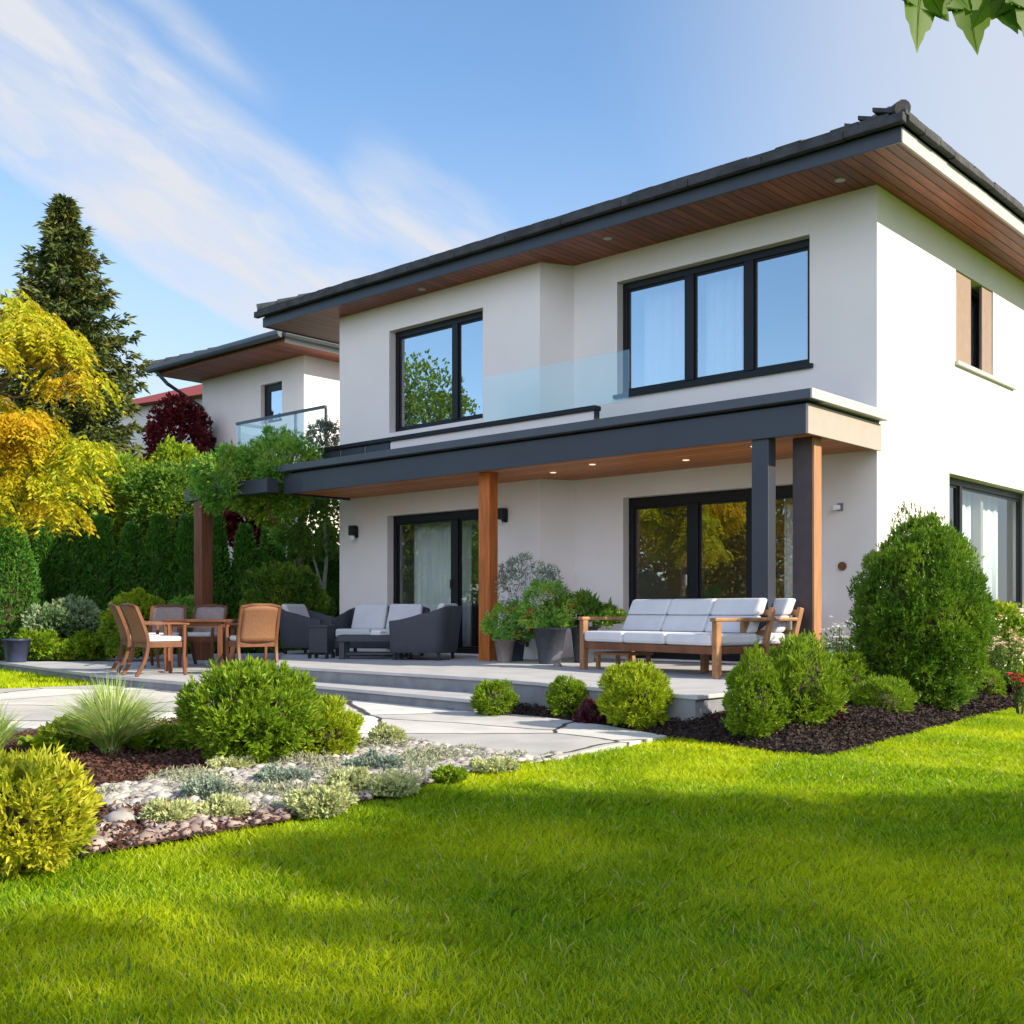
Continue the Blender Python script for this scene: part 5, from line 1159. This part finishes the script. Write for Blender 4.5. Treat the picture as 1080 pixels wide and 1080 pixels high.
# overhanging maple branch at the top right
def maple_leaf(mb, c, right, down, nrm, s):
    """five pointed blade with folded lobes, drooping towards the tips"""
    half = [(0, 0), (.09, -.02), (.20, -.10), (.31, -.17), (.33, -.06), (.36, .03), (.47, .04), (.60, .02), (.53, .12), (.47, .19), (.53, .30), (.55, .42), (.43, .38), (.32, .36), (.29, .48), (.25, .62), (.17, .68), (.13, .80), (.06, .93), (0, 1.08)]
    out = half + [(-a, b) for a, b in half[-2:0:-1]]; n = len(out); rings = []
    for f in (1.0, .72, .42, .16):
        ring = []
        for a, b in out:
            x = a * f; y = .36 + (b - .36) * f; bend = -.34 * x * x - .10 * max(0, y - .2) ** 2 + .05 * abs(x)
            ring.append(c + right * (x * s) + down * (y * s) + nrm * (bend * s))
        rings.append(ring)
    vs = [p for r_ in rings for p in r_] + [c + down * (.36 * s)]; fs = []
    for k in range(3):
        for i_ in range(n): i2 = (i_ + 1) % n; fs.append((k * n + i_, k * n + i2, (k + 1) * n + i2, (k + 1) * n + i_))
    for i_ in range(n): fs.append((3 * n + i_, 3 * n + (i_ + 1) % n, 4 * n))
    mb.add(vs, fs)
    for a, b in ((0, 1.0), (.48, .38), (-.48, .38), (.52, .05), (-.52, .05)):                    # raised veins
        mb.tube([tuple(c + nrm * (-.004)), tuple(c + right * (a * .5 * s) + down * (b * .5 * s) + nrm * (-.085 * a * a * s + .025 * abs(a) * s - .003)), tuple(c + right * (a * s) + down * (b * s) + nrm * ((-.34 * a * a - .10 * max(0, b - .2) ** 2 + .05 * abs(a)) * s))], [.0016, .001, .0004], 4)
br = empty('maple_branch', (*atd(1075, 2.6), 2.35), 0, 'overhanging maple branch with green leaves at the top right', 'branch')
rt = Vector((RGT[0], RGT[1], 0)); fw = Vector((FWD[0], FWD[1], 0)); dn = Vector((0, 0, -1))
o0 = Vector(br.location)
MB().tube([tuple(rt * -.28 + Vector((0, 0, -.02))), tuple(rt * -.05 + Vector((0, 0, .06))), tuple(rt * .3 + Vector((0, 0, .12))), tuple(rt * 1.2 + Vector((0, 0, .5)))], [.003, .005, .008, .02], 7).build('twig', M['bark'], br)
M['mapleleaf'] = leafmat('maple_leaf', (0.08, 0.17, 0.008), (0.12, 0.24, 0.010), (0.16, 0.28, 0.012), .6, clump=9)
for (px, py, s, rot, tilt) in ((972, -18, .155, .12, .5), (1022, -16, .165, -.08, .1), (1052, -22, .13, .5, .2), (1066, -10, .11, -.35, -.3), (1090, -14, .15, .1, .3), (1045, -30, .15, -.4, -.5), (1000, -42, .13, .2, 0), (985, -50, .15, -.5, .2)):
    d = 2.6 + random.uniform(-.08, .08); p = Vector((*atd(px, d), zat(py, d))) - o0
    a = rt * math.cos(rot) + dn * math.sin(rot); a = (a + fw * tilt).normalized(); b = (dn * math.cos(rot) - rt * math.sin(rot)).normalized(); nn_ = a.cross(b)
    m_ = MB(); maple_leaf(m_, p, a, b, nn_, s); tz_ = p.dot(rt); top_ = rt * tz_ + Vector((0, 0, .03 + .12 * max(0, tz_) + .06 * min(1, max(0, (tz_ + .28) / .25)))); m_.tube([tuple(p), tuple((p + top_) / 2 + rt * .012), tuple(top_)], .0016, 5); m_.build('leaf', M['mapleleaf'], br, smooth=True)

# trees on the lawn's east side that throw the shade, and the garden opposite seen in the glass
tree('shade_tree', 'broad dense green tree on the lawn east of the viewer', (18.8, -4.5, GZ), (3.2, 1.9, 2.7), 6.6, LM['mid'], 16000, .32, .12, nclump=90, trunk=.2)
tree('shade_tree', 'rounded dense green tree between the other two on the east lawn', (21.2, -7.0, GZ), (3.3, 2.6, 2.6), 6.6, LM['mid'], 18000, .34, .12, nclump=90, trunk=.2)
tree('shade_tree', 'sparse green tree on the lawn east of the viewer', (16.2, -8.6, GZ), (3.0, 2.6, 2.0), 6.5, LM['mid'], 2000, .22, .10, nclump=40, trunk=.2)
OG = 'trees of the opposite garden mirrored in the windows'
for k, (x, y, rx, rz_, mm, ns) in enumerate([(-11, -16, 2.6, 2.2, 'golddk', 8000), (-15.5, -19, 3.0, 2.7, 'golddk', 9000), (-8, -22, 3.0, 2.2, 'mid', 8000), (-24.8, -16.2, 2.7, 4.7, 'mid', 15000), (-19, -21, 3.2, 2.6, 'golddk', 9000), (-30, -21, 3.5, 2.6, 'mid', 9000)]):
    tree('garden_tree', ['golden autumn tree', 'tall golden tree', 'green tree', 'tallest green tree', 'wide golden tree', 'far green tree'][k] + ' of the garden opposite, mirrored in the house windows', (x, y, GZ), (rx, rx, rz_), rz_ * 1.05 + .5, LM[mm], ns, .16, .08, nclump=80, trunk=.16, group=OG)
